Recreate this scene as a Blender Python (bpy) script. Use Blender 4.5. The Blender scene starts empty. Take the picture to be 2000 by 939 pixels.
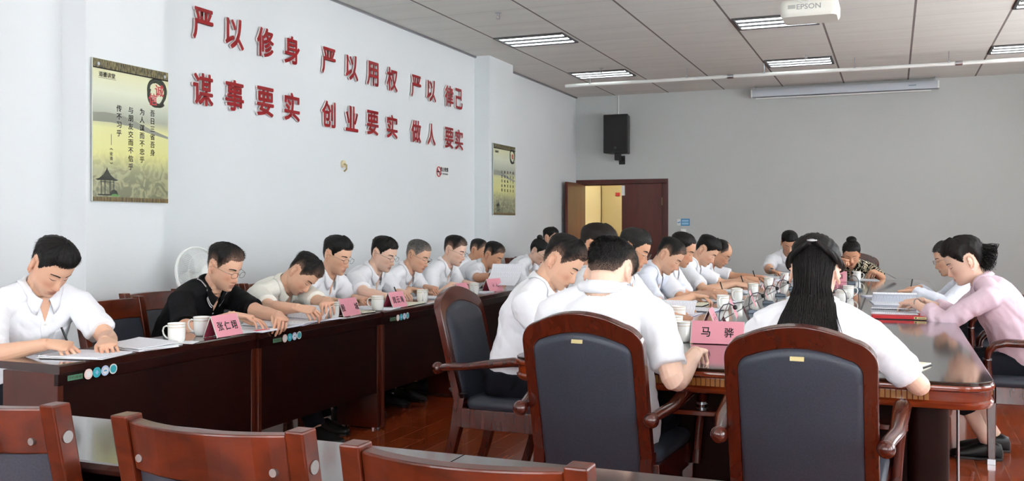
import bpy, bmesh, math, random
import numpy as np
from mathutils import Vector, Matrix, Euler
from mathutils.bvhtree import BVHTree

random.seed(7)
RNG = np.random.default_rng(7)
SC = bpy.context.scene
COL = SC.collection
R = math.radians

# ------------------------------------------------------------------ camera
cam_data = bpy.data.cameras.new('camera')
cam = bpy.data.objects.new('camera', cam_data)
COL.objects.link(cam)
cam.location = (0, 0, 1.3)
cam.rotation_euler = (R(90), 0, math.atan(745 / 1845))
cam_data.sensor_fit = 'HORIZONTAL'
cam_data.sensor_width = 36
cam_data.lens = 36 * 1845 / 2000
cam_data.shift_y = -29.5 / 2000
cam_data.clip_start = 0.02
SC.camera = cam

# ------------------------------------------------------------------ world, light, exposure
world = bpy.data.worlds.new('world')
SC.world = world
world.use_nodes = True
bg = world.node_tree.nodes['Background']
bg.inputs[0].default_value = (0.86, 0.93, 1.0, 1)
bg.inputs[1].default_value = 1.6
SC.view_settings.view_transform = 'Standard'
SC.view_settings.look = 'None'
SC.view_settings.exposure = 0.26
SC.view_settings.gamma = 1
SC.view_settings.use_curve_mapping = False


def area_light(name, loc, rot, sx, sy, power, color=(1, 1, 1)):
    d = bpy.data.lights.new(name, 'AREA')
    d.shape = 'RECTANGLE'
    d.size, d.size_y = sx, sy
    d.energy = power
    d.color = color
    o = bpy.data.objects.new(name, d)
    o.location, o.rotation_euler = loc, rot
    COL.objects.link(o)
    return o


WALL_R = 3.6          # right-hand window wall
WALL_L = -4.83
WALL_END = 14.77
WALL_REAR = -3.2
CEIL = 3.4
WIN_Y = [(-2.4, -0.1), (0.7, 3.0), (3.8, 6.1), (6.9, 9.2), (10.0, 12.3)]   # window openings in the right wall
WIN_Z = (0.85, 2.95)
WIN_POWER = [105, 105, 95, 95, 85]
CEIL_FILL = 115
for (y0, y1), pw in zip(WIN_Y, WIN_POWER):
    area_light('window_daylight', (WALL_R + 0.35, (y0 + y1) / 2, sum(WIN_Z) / 2), (0, R(90), 0),
               WIN_Z[1] - WIN_Z[0], y1 - y0, pw, (0.93, 0.97, 1.0))
    area_light('ceiling_fill', (WALL_R + 1.1, (y0 + y1) / 2, 0.35), (0, R(90 + 38), 0), 1.6, y1 - y0, CEIL_FILL, (1.0, 0.97, 0.93))  # added fill lamps, angled up through the windows to brighten the ceiling
REAR_X = [(-4.2, -1.6), (-0.9, 1.7)]                                         # window openings behind the camera
for x0, x1 in REAR_X:
    area_light('window_daylight', ((x0 + x1) / 2, WALL_REAR - 0.35, sum(WIN_Z) / 2), (R(90), 0, 0),
               x1 - x0, WIN_Z[1] - WIN_Z[0], 130, (0.95, 0.98, 1.0))
area_light('corridor_light', (-3.0, 16.0, 2.9), (0, 0, 0), 2.0, 0.6, 400, (1.0, 0.95, 0.80))
TUBE_EMIT = 4.0


# ------------------------------------------------------------------ helpers
def lin(h):
    h = h.lstrip('#')
    c = [int(h[i:i + 2], 16) / 255 for i in (0, 2, 4)]
    return tuple(x / 12.92 if x <= 0.04045 else ((x + 0.055) / 1.055) ** 2.4 for x in c) + (1,)


def mat(name, color, rough=0.5, metal=0.0, coat=0.0, spec=0.5, coat_rough=0.05):
    m = bpy.data.materials.new(name)
    m.use_nodes = True
    b = m.node_tree.nodes['Principled BSDF']
    b.inputs['Base Color'].default_value = lin(color) if isinstance(color, str) else color
    b.inputs['Roughness'].default_value = rough
    b.inputs['Metallic'].default_value = metal
    b.inputs['Coat Weight'].default_value = coat
    b.inputs['Coat Roughness'].default_value = coat_rough
    b.inputs['Specular IOR Level'].default_value = spec
    return m


def nd(m, typ, **kw):
    n = m.node_tree.nodes.new(typ)
    for k, v in kw.items():
        if k in n.inputs:
            n.inputs[k].default_value = v
        else:
            setattr(n, k, v)
    return n


def lk(m, a, ao, b, bi):
    m.node_tree.links.new(a.outputs[ao], b.inputs[bi])


def bsdf(m):
    return m.node_tree.nodes['Principled BSDF']


def ramp(m, fac_node, fac_out, stops):
    r = nd(m, 'ShaderNodeValToRGB')
    el = r.color_ramp.elements
    while len(el) < len(stops):
        el.new(0.5)
    for e, (p, c) in zip(el, stops):
        e.position = p
        e.color = lin(c) if isinstance(c, str) else c
    lk(m, fac_node, fac_out, r, 'Fac')
    return r


def noise_color(m, stops, scale=(1, 1, 1), nscale=4.0, detail=4.0, distort=0.0, bump=0.0, bdist=0.004, coord='Object'):
    tc = nd(m, 'ShaderNodeTexCoord')
    mp = nd(m, 'ShaderNodeMapping')
    mp.inputs['Scale'].default_value = scale
    lk(m, tc, coord, mp, 'Vector')
    n = nd(m, 'ShaderNodeTexNoise', Scale=nscale, Detail=detail, Distortion=distort)
    lk(m, mp, 'Vector', n, 'Vector')
    r = ramp(m, n, 'Fac', stops)
    lk(m, r, 'Color', bsdf(m), 'Base Color')
    if bump:
        bp = nd(m, 'ShaderNodeBump', Strength=bump, Distance=bdist)
        lk(m, n, 'Fac', bp, 'Height')
        lk(m, bp, 'Normal', bsdf(m), 'Normal')
    return m


def wood(name, dark, light, rough=0.28, coat=0.6, scale=(3, 30, 3)):
    m = mat(name, dark, rough, coat=coat, coat_rough=0.08)
    return noise_color(m, [(0.3, dark), (0.7, light)], scale, 1.6, 6.0, 0.6)


M = {}
M['wall'] = noise_color(mat('white wall plaster', '#dfe1de', 0.75, spec=0.25), [(0.2, '#d8dddf'), (0.8, '#dfe3e5')], nscale=0.8)
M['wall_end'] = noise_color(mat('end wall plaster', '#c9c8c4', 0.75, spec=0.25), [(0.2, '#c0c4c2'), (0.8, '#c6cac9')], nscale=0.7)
M['cream'] = mat('cream corridor paint', '#d9cfa6', 0.7)
M['wood_dark'] = wood('dark red-brown lacquered wood', '#180604', '#260b07', 0.32, 0.3)
M['wood_panel'] = wood('dark lacquered panel wood', '#180503', '#220904', 0.5, 0.0)
M['wood_side'] = wood('reddish end panel wood', '#3d1509', '#5a2412', 0.3, 0.4, (30, 3, 3))
M['wood_top'] = wood('dark polished desk top', '#2b1511', '#3a1d16', 0.16, 0.8)
M['wood_chair'] = wood('red-brown lacquered chair wood', '#3c1205', '#6a280f', 0.28, 0.15, (4, 9, 9))
M['wood_exec'] = wood('dark cherry armchair wood', '#40140a', '#511b0e', 0.22, 0.7, (14, 14, 3))
M['wood_edge'] = wood('orange-brown table edge', '#5e1f0b', '#8a3614', 0.2, 0.7, (3, 3, 20))
M['reed'] = wood('amber reeded moulding', '#7a4a16', '#a86a22', 0.35, 0.3)
M['table_top'] = wood('polished brown meeting table top', '#221712', '#2d1f19', 0.09, 0.6, (2, 20, 2))
M['table_inlay'] = wood('darker table centre inlay', '#1f1210', '#281814', 0.07, 0.9)
M['black_line'] = mat('black inlay line', '#0c0a09', 0.3)
M['door'] = wood('red-brown door veneer', '#4c1910', '#5e2217', 0.45, 0.15, (12, 12, 1.2))
M['door_frame'] = wood('dark red door frame', '#43130c', '#521a11', 0.4, 0.2, (4, 4, 4))
M['leather'] = noise_color(mat('black leather', '#31363f', 0.45, spec=0.45), [(0.3, '#2e333d'), (0.7, '#393e4a')], nscale=220, detail=2, bump=0.12, bdist=0.0008)
M['brass'] = mat('pale brass plate', '#ab9c6e', 0.4, 0.5)
bsdf(M['wood_panel']).inputs['Specular IOR Level'].default_value = 0.15
bsdf(M['wood_chair']).inputs['Specular IOR Level'].default_value = 0.35
bsdf(M['wood_dark']).inputs['Specular IOR Level'].default_value = 0.25
M['metal'] = mat('brushed silver metal', '#b9bcc0', 0.3, 1.0)
M['bolt'] = mat('silver bolt head', '#989391', 0.4, 0.8)
M['white_plastic'] = mat('white plastic', '#e9ece9', 0.4)
M['black_plastic'] = mat('black plastic', '#121314', 0.45)
M['grey_plastic'] = mat('dark grey plastic', '#3c4149', 0.4)
M['steel_blue'] = mat('blue-grey metal base', '#71808e', 0.35, 0.4)
M['porcelain'] = mat('white porcelain', '#f1f2ee', 0.12, coat=0.5)
M['tea'] = mat('tea', '#6a4a1c', 0.1)
M['gold'] = mat('gold rim line', '#b89a5a', 0.3, 0.7)
M['paper'] = mat('white paper', '#eef0f4', 0.8, spec=0.2)
M['paper_blue'] = mat('bluish white paper', '#d9def0', 0.8, spec=0.2)
M['cream_paper'] = mat('cream notebook paper', '#e9e6d2', 0.8, spec=0.2)
M['ink'] = mat('black ink', '#161313', 0.7)
M['pink'] = mat('pink name card', '#e79aa9', 0.5)
M['pink_dark'] = mat('deep rose back of name card', '#b0405a', 0.5)
M['red'] = mat('red cover', '#c4121f', 0.45)
M['red_letter'] = mat('red acrylic letter', '#920a13', 0.35)
M['letter_side'] = mat('pale letter edge', '#e6dedb', 0.5)
M['blue_sign'] = mat('blue sign', '#2f8fc4', 0.4)
M['sign_pale'] = mat('pale blue printing', '#9cc8e6', 0.5)
M['sign_red'] = mat('red print', '#b8323a', 0.5)
M['sign_paper'] = mat('white sign face', '#dfe2e0', 0.5)
M['green_lbl'] = mat('green label', '#4f8266', 0.5)
M['teal'] = mat('teal sticker', '#35a6b4', 0.5)
M['pinkish'] = mat('pale pink sticker', '#e8cfc8', 0.5)
M['pale_blue'] = mat('pale blue sticker', '#b9c9e6', 0.5)
M['lamp_back'] = mat('grey lamp reflector', '#4a4b4d', 0.5)
M['fixture'] = mat('lamp housing', '#8c8d8f', 0.35, 0.5)
M['fin'] = mat('louvre fin', '#c9cccf', 0.25, 0.8)
M['glass'] = mat('window glass', '#ffffff', 0.02)
bsdf(M['glass']).inputs['Transmission Weight'].default_value = 1.0
bsdf(M['glass']).inputs['IOR'].default_value = 1.05
M['tube'] = mat('lit tube', '#ffffff', 0.4)
bsdf(M['tube']).inputs['Emission Color'].default_value = (0.93, 1.0, 0.97, 1)
bsdf(M['tube']).inputs['Emission Strength'].default_value = TUBE_EMIT

# floor: long staggered boards running down the room
fm = M['floor'] = mat('glossy red-brown boards', '#5b2410', 0.13, coat=0.35, coat_rough=0.04)
tc = nd(fm, 'ShaderNodeTexCoord')
mp = nd(fm, 'ShaderNodeMapping')
mp.inputs['Rotation'].default_value = (0, 0, R(90))
mp.inputs['Location'].default_value = (0, 0.611, 0)
lk(fm, tc, 'Object', mp, 'Vector')
br = nd(fm, 'ShaderNodeTexBrick', Scale=1.0)
br.offset = 0.37
br.inputs['Color1'].default_value = lin('#b8522a')
br.inputs['Color2'].default_value = lin('#9a3f1b')
br.inputs['Mortar'].default_value = lin('#a08a78')
br.inputs['Mortar Size'].default_value = 0.0016
br.inputs['Brick Width'].default_value = 0.85
br.inputs['Row Height'].default_value = 0.146
lk(fm, mp, 'Vector', br, 'Vector')
mp2 = nd(fm, 'ShaderNodeMapping')
mp2.inputs['Scale'].default_value = (26, 2.0, 1)
lk(fm, tc, 'Object', mp2, 'Vector')
nn = nd(fm, 'ShaderNodeTexNoise', Scale=2.0, Detail=6.0, Distortion=0.8)
lk(fm, mp2, 'Vector', nn, 'Vector')
rr = ramp(fm, nn, 'Fac', [(0.3, '#9a9a9a'), (0.7, '#ffffff')])
mx = nd(fm, 'ShaderNodeMix', data_type='RGBA', blend_type='MULTIPLY')
mx.inputs[0].default_value = 0.5
fm.node_tree.links.new(br.outputs['Color'], mx.inputs[6])
fm.node_tree.links.new(rr.outputs['Color'], mx.inputs[7])
fm.node_tree.links.new(mx.outputs[2], bsdf(fm).inputs['Base Color'])

# ceiling: lay-in panels, strong joints along the room and faint ones across
cm = M['ceiling'] = mat('grey mineral ceiling panels', '#b9b2ae', 0.85, spec=0.2)
tc = nd(cm, 'ShaderNodeTexCoord')
sp = nd(cm, 'ShaderNodeSeparateXYZ')
lk(cm, tc, 'Object', sp, 'Vector')


def joint(m, sep, axis, offset, period, width):
    a = nd(m, 'ShaderNodeMath', operation='ADD'); a.inputs[1].default_value = offset
    lk(m, sep, axis, a, 0)
    d = nd(m, 'ShaderNodeMath', operation='DIVIDE'); d.inputs[1].default_value = period
    lk(m, a, 0, d, 0)
    f = nd(m, 'ShaderNodeMath', operation='FRACT')
    lk(m, d, 0, f, 0)
    c = nd(m, 'ShaderNodeMath', operation='COMPARE'); c.inputs[1].default_value = 0.5; c.inputs[2].default_value = width / period / 2
    lk(m, f, 0, c, 0)
    return c


jx = joint(cm, sp, 'X', 4.17 + 0.873 * 20.5, 0.873, 0.022)
jy = joint(cm, sp, 'Y', -9.72 + 0.6 * 40.5, 0.6, 0.008)
nz = nd(cm, 'ShaderNodeTexNoise', Scale=1.1, Detail=3.0)
mpn = nd(cm, 'ShaderNodeMapping'); mpn.inputs['Scale'].default_value = (1, 6, 1)
lk(cm, tc, 'Object', mpn, 'Vector'); lk(cm, mpn, 'Vector', nz, 'Vector')
base = ramp(cm, nz, 'Fac', [(0.3, '#d9dad5'), (0.7, '#e0e1dc')])
m1 = nd(cm, 'ShaderNodeMix', data_type='RGBA'); m1.inputs[7].default_value = lin('#bfbebb')
cm.node_tree.links.new(jy.outputs[0], m1.inputs[0]); cm.node_tree.links.new(base.outputs[0], m1.inputs[6])
m2 = nd(cm, 'ShaderNodeMix', data_type='RGBA'); m2.inputs[7].default_value = lin('#7f7a77')
cm.node_tree.links.new(jx.outputs[0], m2.inputs[0]); cm.node_tree.links.new(m1.outputs[2], m2.inputs[6])
cm.node_tree.links.new(m2.outputs[2], bsdf(cm).inputs['Base Color'])

# printed page: fine grey text lines
pm = M['printed'] = mat('printed paper', '#eef0f4', 0.8, spec=0.2)
tc = nd(pm, 'ShaderNodeTexCoord')
br = nd(pm, 'ShaderNodeTexBrick', Scale=1.0)
br.inputs['Color1'].default_value = lin('#b9bdca'); br.inputs['Color2'].default_value = lin('#cfd3de')
br.inputs['Mortar'].default_value = lin('#eceef5')
br.inputs['Mortar Size'].default_value = 0.0045
br.inputs['Brick Width'].default_value = 0.06; br.inputs['Row Height'].default_value = 0.0105
lk(pm, tc, 'Object', br, 'Vector'); lk(pm, br, 'Color', bsdf(pm), 'Base Color')


class MB:
    """collects vertices and faces of one mesh"""
    def __init__(self):
        self.v, self.f, self.mi = [], [], []
        self.cur = 0

    def add(self, verts, faces):
        o = len(self.v)
        self.v.extend([tuple(p) for p in verts])
        self.f.extend([tuple(i + o for i in f) for f in faces])
        self.mi.extend([self.cur] * len(faces))
        return self

    def box(self, x0, x1, y0, y1, z0, z1, mtx=None):
        vs = [(x, y, z) for z in (z0, z1) for y in (y0, y1) for x in (x0, x1)]
        if mtx is not None:
            vs = [mtx @ Vector(p) for p in vs]
        return self.add(vs, [(0, 2, 3, 1), (4, 5, 7, 6), (0, 1, 5, 4), (2, 6, 7, 3), (0, 4, 6, 2), (1, 3, 7, 5)])

    def loft(self, rings, cap=True, close=True):
        n = len(rings[0])
        vs = [p for r in rings for p in r]
        fs = []
        for i in range(len(rings) - 1):
            for j in range(n if close else n - 1):
                k = (j + 1) % n
                fs.append((i * n + j, i * n + k, (i + 1) * n + k, (i + 1) * n + j))
        if cap:
            fs.append(tuple(range(n))[::-1])
            fs.append(tuple((len(rings) - 1) * n + j for j in range(n)))
        return self.add(vs, fs)

    def tube(self, pts, rad, n=10, cap=True, flat=None):
        """round bar through pts; rad a number or a list; flat = (fx, fy) squash factors"""
        pts = [Vector(p) for p in pts]
        rs = rad if isinstance(rad, (list, tuple)) else [rad] * len(pts)
        rings = []
        t0 = (pts[1] - pts[0]).normalized()
        a = Vector((0, 0, 1)) if abs(t0.z) < 0.9 else Vector((1, 0, 0))
        u = t0.cross(a).normalized()
        for i, p in enumerate(pts):
            t = (pts[min(i + 1, len(pts) - 1)] - pts[max(i - 1, 0)]).normalized()
            u = (u - t * u.dot(t)).normalized()
            w = t.cross(u)
            fx, fy = flat or (1, 1)
            rings.append([p + (u * math.cos(2 * math.pi * k / n) * fx + w * math.sin(2 * math.pi * k / n) * fy) * rs[i] for k in range(n)])
        return self.loft(rings, cap)

    def lathe(self, prof, n=24, c=(0, 0, 0), cap=True):
        rings = [[(c[0] + r * math.cos(2 * math.pi * k / n), c[1] + r * math.sin(2 * math.pi * k / n), c[2] + z) for k in range(n)] for r, z in prof]
        return self.loft(rings, cap)

    def prism(self, poly, h0, h1, axes=(0, 1, 2)):
        """polygon in the plane of the first two axes, pulled along the third"""
        def mk(a, b, h):
            p = [0, 0, 0]
            p[axes[0]], p[axes[1]], p[axes[2]] = a, b, h
            return tuple(p)
        return self.loft([[mk(a, b, h0) for a, b in poly], [mk(a, b, h1) for a, b in poly]])

    def sphere(self, c, r, n=16, m=10, s=(1, 1, 1)):
        c = Vector(c)
        vs = [c + Vector((0, 0, r * s[2]))]
        for i in range(1, m):
            a = math.pi * i / m
            for k in range(n):
                b = 2 * math.pi * k / n
                vs.append(c + Vector((r * s[0] * math.sin(a) * math.cos(b), r * s[1] * math.sin(a) * math.sin(b), r * s[2] * math.cos(a))))
        vs.append(c - Vector((0, 0, r * s[2])))
        fs = [(0, 1 + k, 1 + (k + 1) % n) for k in range(n)]
        for i in range(m - 2):
            for k in range(n):
                a, b = 1 + i * n + k, 1 + i * n + (k + 1) % n
                fs.append((a, a + n, b + n, b))
        e = len(vs) - 1
        fs += [(e, 1 + (m - 2) * n + (k + 1) % n, 1 + (m - 2) * n + k) for k in range(n)]
        return self.add(vs, fs)

    def mesh(self, name, mats, smooth=None, fix=True):
        me = bpy.data.meshes.new(name)
        me.from_pydata(self.v, [], self.f)
        for m in (mats if isinstance(mats, (list, tuple)) else [mats]):
            me.materials.append(m)
        if max(self.mi, default=0) > 0:
            me.polygons.foreach_set('material_index', self.mi)
        if fix:
            bm = bmesh.new(); bm.from_mesh(me)
            bmesh.ops.recalc_face_normals(bm, faces=bm.faces)
            bm.to_mesh(me); bm.free()
        if smooth is not None:
            me.polygons.foreach_set('use_smooth', [True] * len(me.polygons))
            if smooth < 180:
                me.set_sharp_from_angle(angle=R(smooth))
        me.update()
        return me


def obj(name, mb, mats, parent=None, smooth=None, bevel=0, loc=None, rotz=None):
    me = mb.mesh(name, mats, smooth) if isinstance(mb, MB) else mb
    o = bpy.data.objects.new(name, me)
    COL.objects.link(o)
    if parent is not None:
        o.parent = parent
    if loc is not None:
        o.location = loc
    if rotz is not None:
        o.rotation_euler = (0, 0, rotz)
    if bevel:
        b = o.modifiers.new('bevel', 'BEVEL')
        b.width, b.segments, b.limit_method, b.angle_limit = bevel, 2, 'ANGLE', R(40)
    return o


def tag(o, label=None, cat=None, group=None, kind=None):
    if label: o['label'] = label
    if cat: o['category'] = cat
    if group: o['group'] = group
    if kind: o['kind'] = kind
    return o


def thing(name, label, cat, loc=(0, 0, 0), rotz=0, group=None):
    o = bpy.data.objects.new(name, None)
    o.empty_display_size = 0.1
    COL.objects.link(o)
    o.location, o.rotation_euler = loc, (0, 0, rotz)
    return tag(o, label, cat, group)


def struct(name, mb, m, parent=None, **kw):
    o = obj(name, mb, m, parent, **kw)
    if parent is None:
        o['kind'] = 'structure'
    return o


def dup(root, loc, rotz, label=None, group=None):
    r = root.copy(); COL.objects.link(r)
    r.location, r.rotation_euler = loc, (0, 0, rotz)
    if label: r['label'] = label
    if group: r['group'] = group
    for ch in list(root.children):
        c = ch.copy(); COL.objects.link(c); c.parent = r
        for g in list(ch.children):
            d = g.copy(); COL.objects.link(d); d.parent = c
    return r


class Proto:
    """the first place uses the built thing itself, later places use copies"""
    def __init__(self, root):
        self.root, self.used = root, False

    def place(self, loc, rotz, label, group=None):
        if not self.used:
            self.used = True
            o = self.root
            o.location, o.rotation_euler = loc, (0, 0, rotz)
            tag(o, label, None, group)
            return o
        return dup(self.root, loc, rotz, label, group)


def text_mesh(body, size, depth=0.0, bold=0.0, fit=None):
    """lettering centred on the origin in the XY plane, facing +Z; fit = (width, height)"""
    cu = bpy.data.curves.new('lettering', 'FONT')
    cu.body = body
    cu.size = size
    cu.extrude = depth / 2
    cu.resolution_u = 3
    t = bpy.data.objects.new('lettering', cu)
    COL.objects.link(t)
    bpy.context.view_layer.update()
    me = bpy.data.meshes.new_from_object(t.evaluated_get(bpy.context.evaluated_depsgraph_get()))
    bpy.data.objects.remove(t); bpy.data.curves.remove(cu)
    n = len(me.vertices)
    co = np.zeros(n * 3); me.vertices.foreach_get('co', co); co = co.reshape(-1, 3)
    lo, hi = co.min(0), co.max(0)
    co[:, :2] -= (lo[:2] + hi[:2]) / 2
    if fit:
        sx = fit[0] / (hi[0] - lo[0]) if fit[0] else 1
        sy = fit[1] / (hi[1] - lo[1]) if fit[1] else 1
        if not fit[0]: sx = sy
        if not fit[1]: sy = sx
        co[:, 0] *= sx; co[:, 1] *= sy
    me.vertices.foreach_set('co', co.ravel())
    me.update()
    me.materials.clear()
    if bold:                                            # thicken the strokes: the same outline laid down a few times, slightly moved
        lp = np.empty(len(me.loops), np.int32); me.loops.foreach_get('vertex_index', lp)
        ls = np.empty(len(me.polygons), np.int32); me.polygons.foreach_get('loop_total', ls)
        C, Lp, Ls = [], [], []
        for k in range(6):
            sft = np.array([bold * math.cos(k * math.pi / 3), bold * math.sin(k * math.pi / 3), k * 1e-6])
            C.append(co + sft); Lp.append(lp + k * n); Ls.append(ls)
        C, Lp, Ls = np.concatenate(C), np.concatenate(Lp), np.concatenate(Ls)
        me2 = bpy.data.meshes.new('lettering')
        me2.vertices.add(len(C)); me2.vertices.foreach_set('co', C.astype(np.float32).ravel())
        me2.loops.add(len(Lp)); me2.loops.foreach_set('vertex_index', Lp.astype(np.int32))
        me2.polygons.add(len(Ls)); me2.polygons.foreach_set('loop_start', np.concatenate([[0], np.cumsum(Ls)[:-1]]).astype(np.int32))
        me2.update(calc_edges=True); me2.validate()
        bpy.data.meshes.remove(me)
        return me2
    return me


def bake(me, mtx):
    me.transform(mtx); me.update(); return me


def frame(origin, xaxis, yaxis):
    """matrix that sends local x, y to the given world axes"""
    x = Vector(xaxis).normalized(); y = Vector(yaxis).normalized(); z = x.cross(y)
    m = Matrix((x, y, z)).transposed().to_4x4()
    m.translation = Vector(origin)
    return m


def rrect(x0, x1, y0, y1, r, n=6):
    pts = []
    for cx, cy, a0 in ((x1 - r, y0 + r, -90), (x1 - r, y1 - r, 0), (x0 + r, y1 - r, 90), (x0 + r, y0 + r, 180)):
        for k in range(n + 1):
            a = R(a0 + 90 * k / n)
            pts.append((cx + r * math.cos(a), cy + r * math.sin(a)))
    return pts

# ------------------------------------------------------------------ the room
struct('floor', MB().box(WALL_L - 0.3, WALL_R + 0.3, WALL_REAR - 0.3, 17.2, -0.1, 0), M['floor'])
struct('ceiling', MB().box(WALL_L - 0.3, WALL_R + 0.3, WALL_REAR - 0.3, WALL_END + 0.15, CEIL, CEIL + 0.1), M['ceiling'])
struct('wall_left', MB().box(WALL_L - 0.2, WALL_L, WALL_REAR - 0.2, WALL_END, 0, CEIL), M['wall'])
# end wall with the doorway left open
DX0, DX1, DTOP = -4.82, -3.30, 2.04
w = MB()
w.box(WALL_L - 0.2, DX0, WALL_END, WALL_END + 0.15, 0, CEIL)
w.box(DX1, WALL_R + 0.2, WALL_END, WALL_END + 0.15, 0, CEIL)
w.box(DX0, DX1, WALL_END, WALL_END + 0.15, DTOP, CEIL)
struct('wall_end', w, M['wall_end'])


def pierced_wall(name, along, const, thick, lo, hi, holes):
    w = MB()
    def bx(a0, a1, z0, z1):
        if along == 'y': w.box(const, const + thick, a0, a1, z0, z1)
        else: w.box(a0, a1, const, const + thick, z0, z1)
    bx(lo, hi, 0, WIN_Z[0]); bx(lo, hi, WIN_Z[1], CEIL)
    p = lo
    for a, b in holes:
        bx(p, a, WIN_Z[0], WIN_Z[1]); p = b
    bx(p, hi, WIN_Z[0], WIN_Z[1])
    return struct(name, w, M['wall'])


pierced_wall('wall_right', 'y', WALL_R, 0.2, WALL_REAR - 0.2, WALL_END, WIN_Y)
pierced_wall('wall_rear', 'x', WALL_REAR - 0.2, 0.2, WALL_L - 0.2, WALL_R + 0.2, REAR_X)
for i, (along, a, b) in enumerate([('y', *h) for h in WIN_Y] + [('x', *h) for h in REAR_X]):
    f, g = MB(), MB()
    z0, z1 = WIN_Z
    def bx(mb, p0, p1, q0, q1, t0, t1):
        if along == 'y': mb.box(WALL_R + t0, WALL_R + t1, p0, p1, q0, q1)
        else: mb.box(p0, p1, WALL_REAR - t1, WALL_REAR - t0, q0, q1)
    for p0, p1 in ((a, a + .06), (b - .06, b), ((a + b) / 2 - .03, (a + b) / 2 + .03)):
        bx(f, p0, p1, z0, z1, .06, .12)
    for q0, q1 in ((z0, z0 + .06), (z1 - .06, z1), (z0 + 1.45, z0 + 1.5)):
        bx(f, a + .06, b - .06, q0, q1, .06, .12)
    bx(g, a + .05, b - .05, z0 + .05, z1 - .05, .085, .091)
    fo = struct('window_%d' % (i + 1), f, M['white_plastic'])
    obj('pane', g, M['glass'], fo)

# square pillars standing proud of the left wall
for n, (y0, y1) in enumerate(((4.43, 5.10), (10.72, 11.5))):
    struct('wall_pillar_near' if n == 0 else 'wall_pillar_far', MB().box(WALL_L - 0.05, -4.63, y0, y1, 0, CEIL), M['wall'])
b = MB(); b.box(WALL_L, WALL_L + .012, WALL_REAR, 4.43, 0, .1).box(WALL_L, WALL_L + .012, 5.10, 10.72, 0, .1).box(WALL_L, WALL_L + .012, 11.5, WALL_END, 0, .1)
struct('baseboard_left', b, M['wood_dark'])
struct('baseboard_end', MB().box(DX1 + .02, WALL_R, WALL_END - .012, WALL_END, 0, .1), M['wood_dark'])
struct('trim_1', MB().box(WALL_L, WALL_L + .025, WALL_REAR, WALL_END, CEIL - .02, CEIL - .001), M['fixture'])
# corridor behind the doorway
c = MB()
c.box(WALL_L - 0.2, 0, 16.9, 17.05, 0, 2.9).box(WALL_L - 0.3, WALL_L - 0.2, WALL_END + .15, 17.05, 0, 2.9).box(0, 0.1, WALL_END + .15, 17.05, 0, 2.9)
struct('wall_corridor', c, M['cream'])
struct('ceiling_corridor', MB().box(WALL_L - 0.3, 0.1, WALL_END + .15, 17.05, 2.9, 3.0), M['cream'])
cd = struct('door_2', MB().box(-5.0, -4.62, 16.84, 16.9, 0, 2.05), mat('cream door trim', '#cbbf93', 0.6))
obj('door_plate', MB().box(-4.74, -4.66, 16.83, 16.84, 1.84, 1.9), M['sign_red'], cd)

# double door: frame, shut right leaf, left leaf swung in against the wall
df = MB()
df.box(DX0, DX0 + .10, WALL_END - .03, WALL_END + .16, 0, DTOP - .07)
df.box(DX1 - .09, DX1, WALL_END - .03, WALL_END + .16, 0, DTOP - .07)
df.box(DX0, DX1, WALL_END - .03, WALL_END + .16, DTOP - .07, DTOP)
df.box(DX0 + .10, DX1 - .09, WALL_END + .10, WALL_END + .13, DTOP - .09, DTOP - .07)
dr = struct('door_1', df, M['door_frame'], bevel=.004)
leaf = MB().box(-4.055, DX1 - .095, WALL_END - .012, WALL_END + .035, .006, DTOP - .075)
lf = obj('door_leaf', leaf, M['door'], dr, bevel=.003)
cl = MB(); cl.box(-4.05, -4.0, WALL_END - .05, WALL_END - .012, 1.78, 1.94)
obj('door_closer', cl, M['white_plastic'], lf, bevel=.005)
obj('hinge', MB().box(DX1 - .10, DX1 - .085, WALL_END - .026, WALL_END - .01, 1.62, 1.74), M['brass'], lf)
obj('hinge', MB().box(DX1 - .10, DX1 - .085, WALL_END - .026, WALL_END - .01, .22, .34), M['brass'], lf)
hp = MB(); hp.tube([(-4.02, WALL_END - .012, 1.0), (-4.02, WALL_END - .06, 1.0), (-3.92, WALL_END - .06, 1.0)], .01, 8)
obj('door_handle', hp, M['metal'], lf, 40)
ol = MB().box(-4.76, -4.715, WALL_END - .77, WALL_END - .04, .006, DTOP - .06)
lo = obj('door_leaf', ol, M['door'], dr, bevel=.003)
hp = MB(); hp.tube([(-4.715, WALL_END - .70, 1.0), (-4.66, WALL_END - .70, 1.0), (-4.66, WALL_END - .59, 1.0)], .01, 8)
obj('door_handle', hp, M['metal'], lo, 40)

# ------------------------------------------------------------------ ceiling lamps
def make_lamp():
    root = thing('ceiling_lamp', 'x', 'lamp', (0, 0, CEIL))
    L, W = .82, .57
    f = MB()
    for x0, x1, y0, y1 in ((-L / 2, L / 2, -W / 2, -W / 2 + .02), (-L / 2, L / 2, W / 2 - .02, W / 2), (-L / 2, -L / 2 + .02, -W / 2 + .02, W / 2 - .02), (L / 2 - .02, L / 2, -W / 2 + .02, W / 2 - .02)):
        f.box(x0, x1, y0, y1, -.014, .0)
    f.box(-L / 2 + .02, L / 2 - .02, -W / 2 + .02, W / 2 - .02, -.0035, -.0005)
    obj('housing', f, M['lamp_back'], root)
    for k in (-1, 0, 1):
        y = k * .18
        obj('tube', MB().box(-L / 2 + .03, L / 2 - .03, y - .034, y + .034, -.0085, -.0045), M['tube'], root)
        v = MB()
        for j in range(9):
            x = -L / 2 + .04 + j * (L - .08) / 8
            v.box(x - .002, x + .002, y - .045, y + .045, -.013, -.0088)
        v.box(-L / 2 + .03, L / 2 - .03, y - .049, y - .045, -.014, -.0045).box(-L / 2 + .03, L / 2 - .03, y + .045, y + .049, -.014, -.0045)
        obj('louvre', v, M['fin'], root)
    return root


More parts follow.
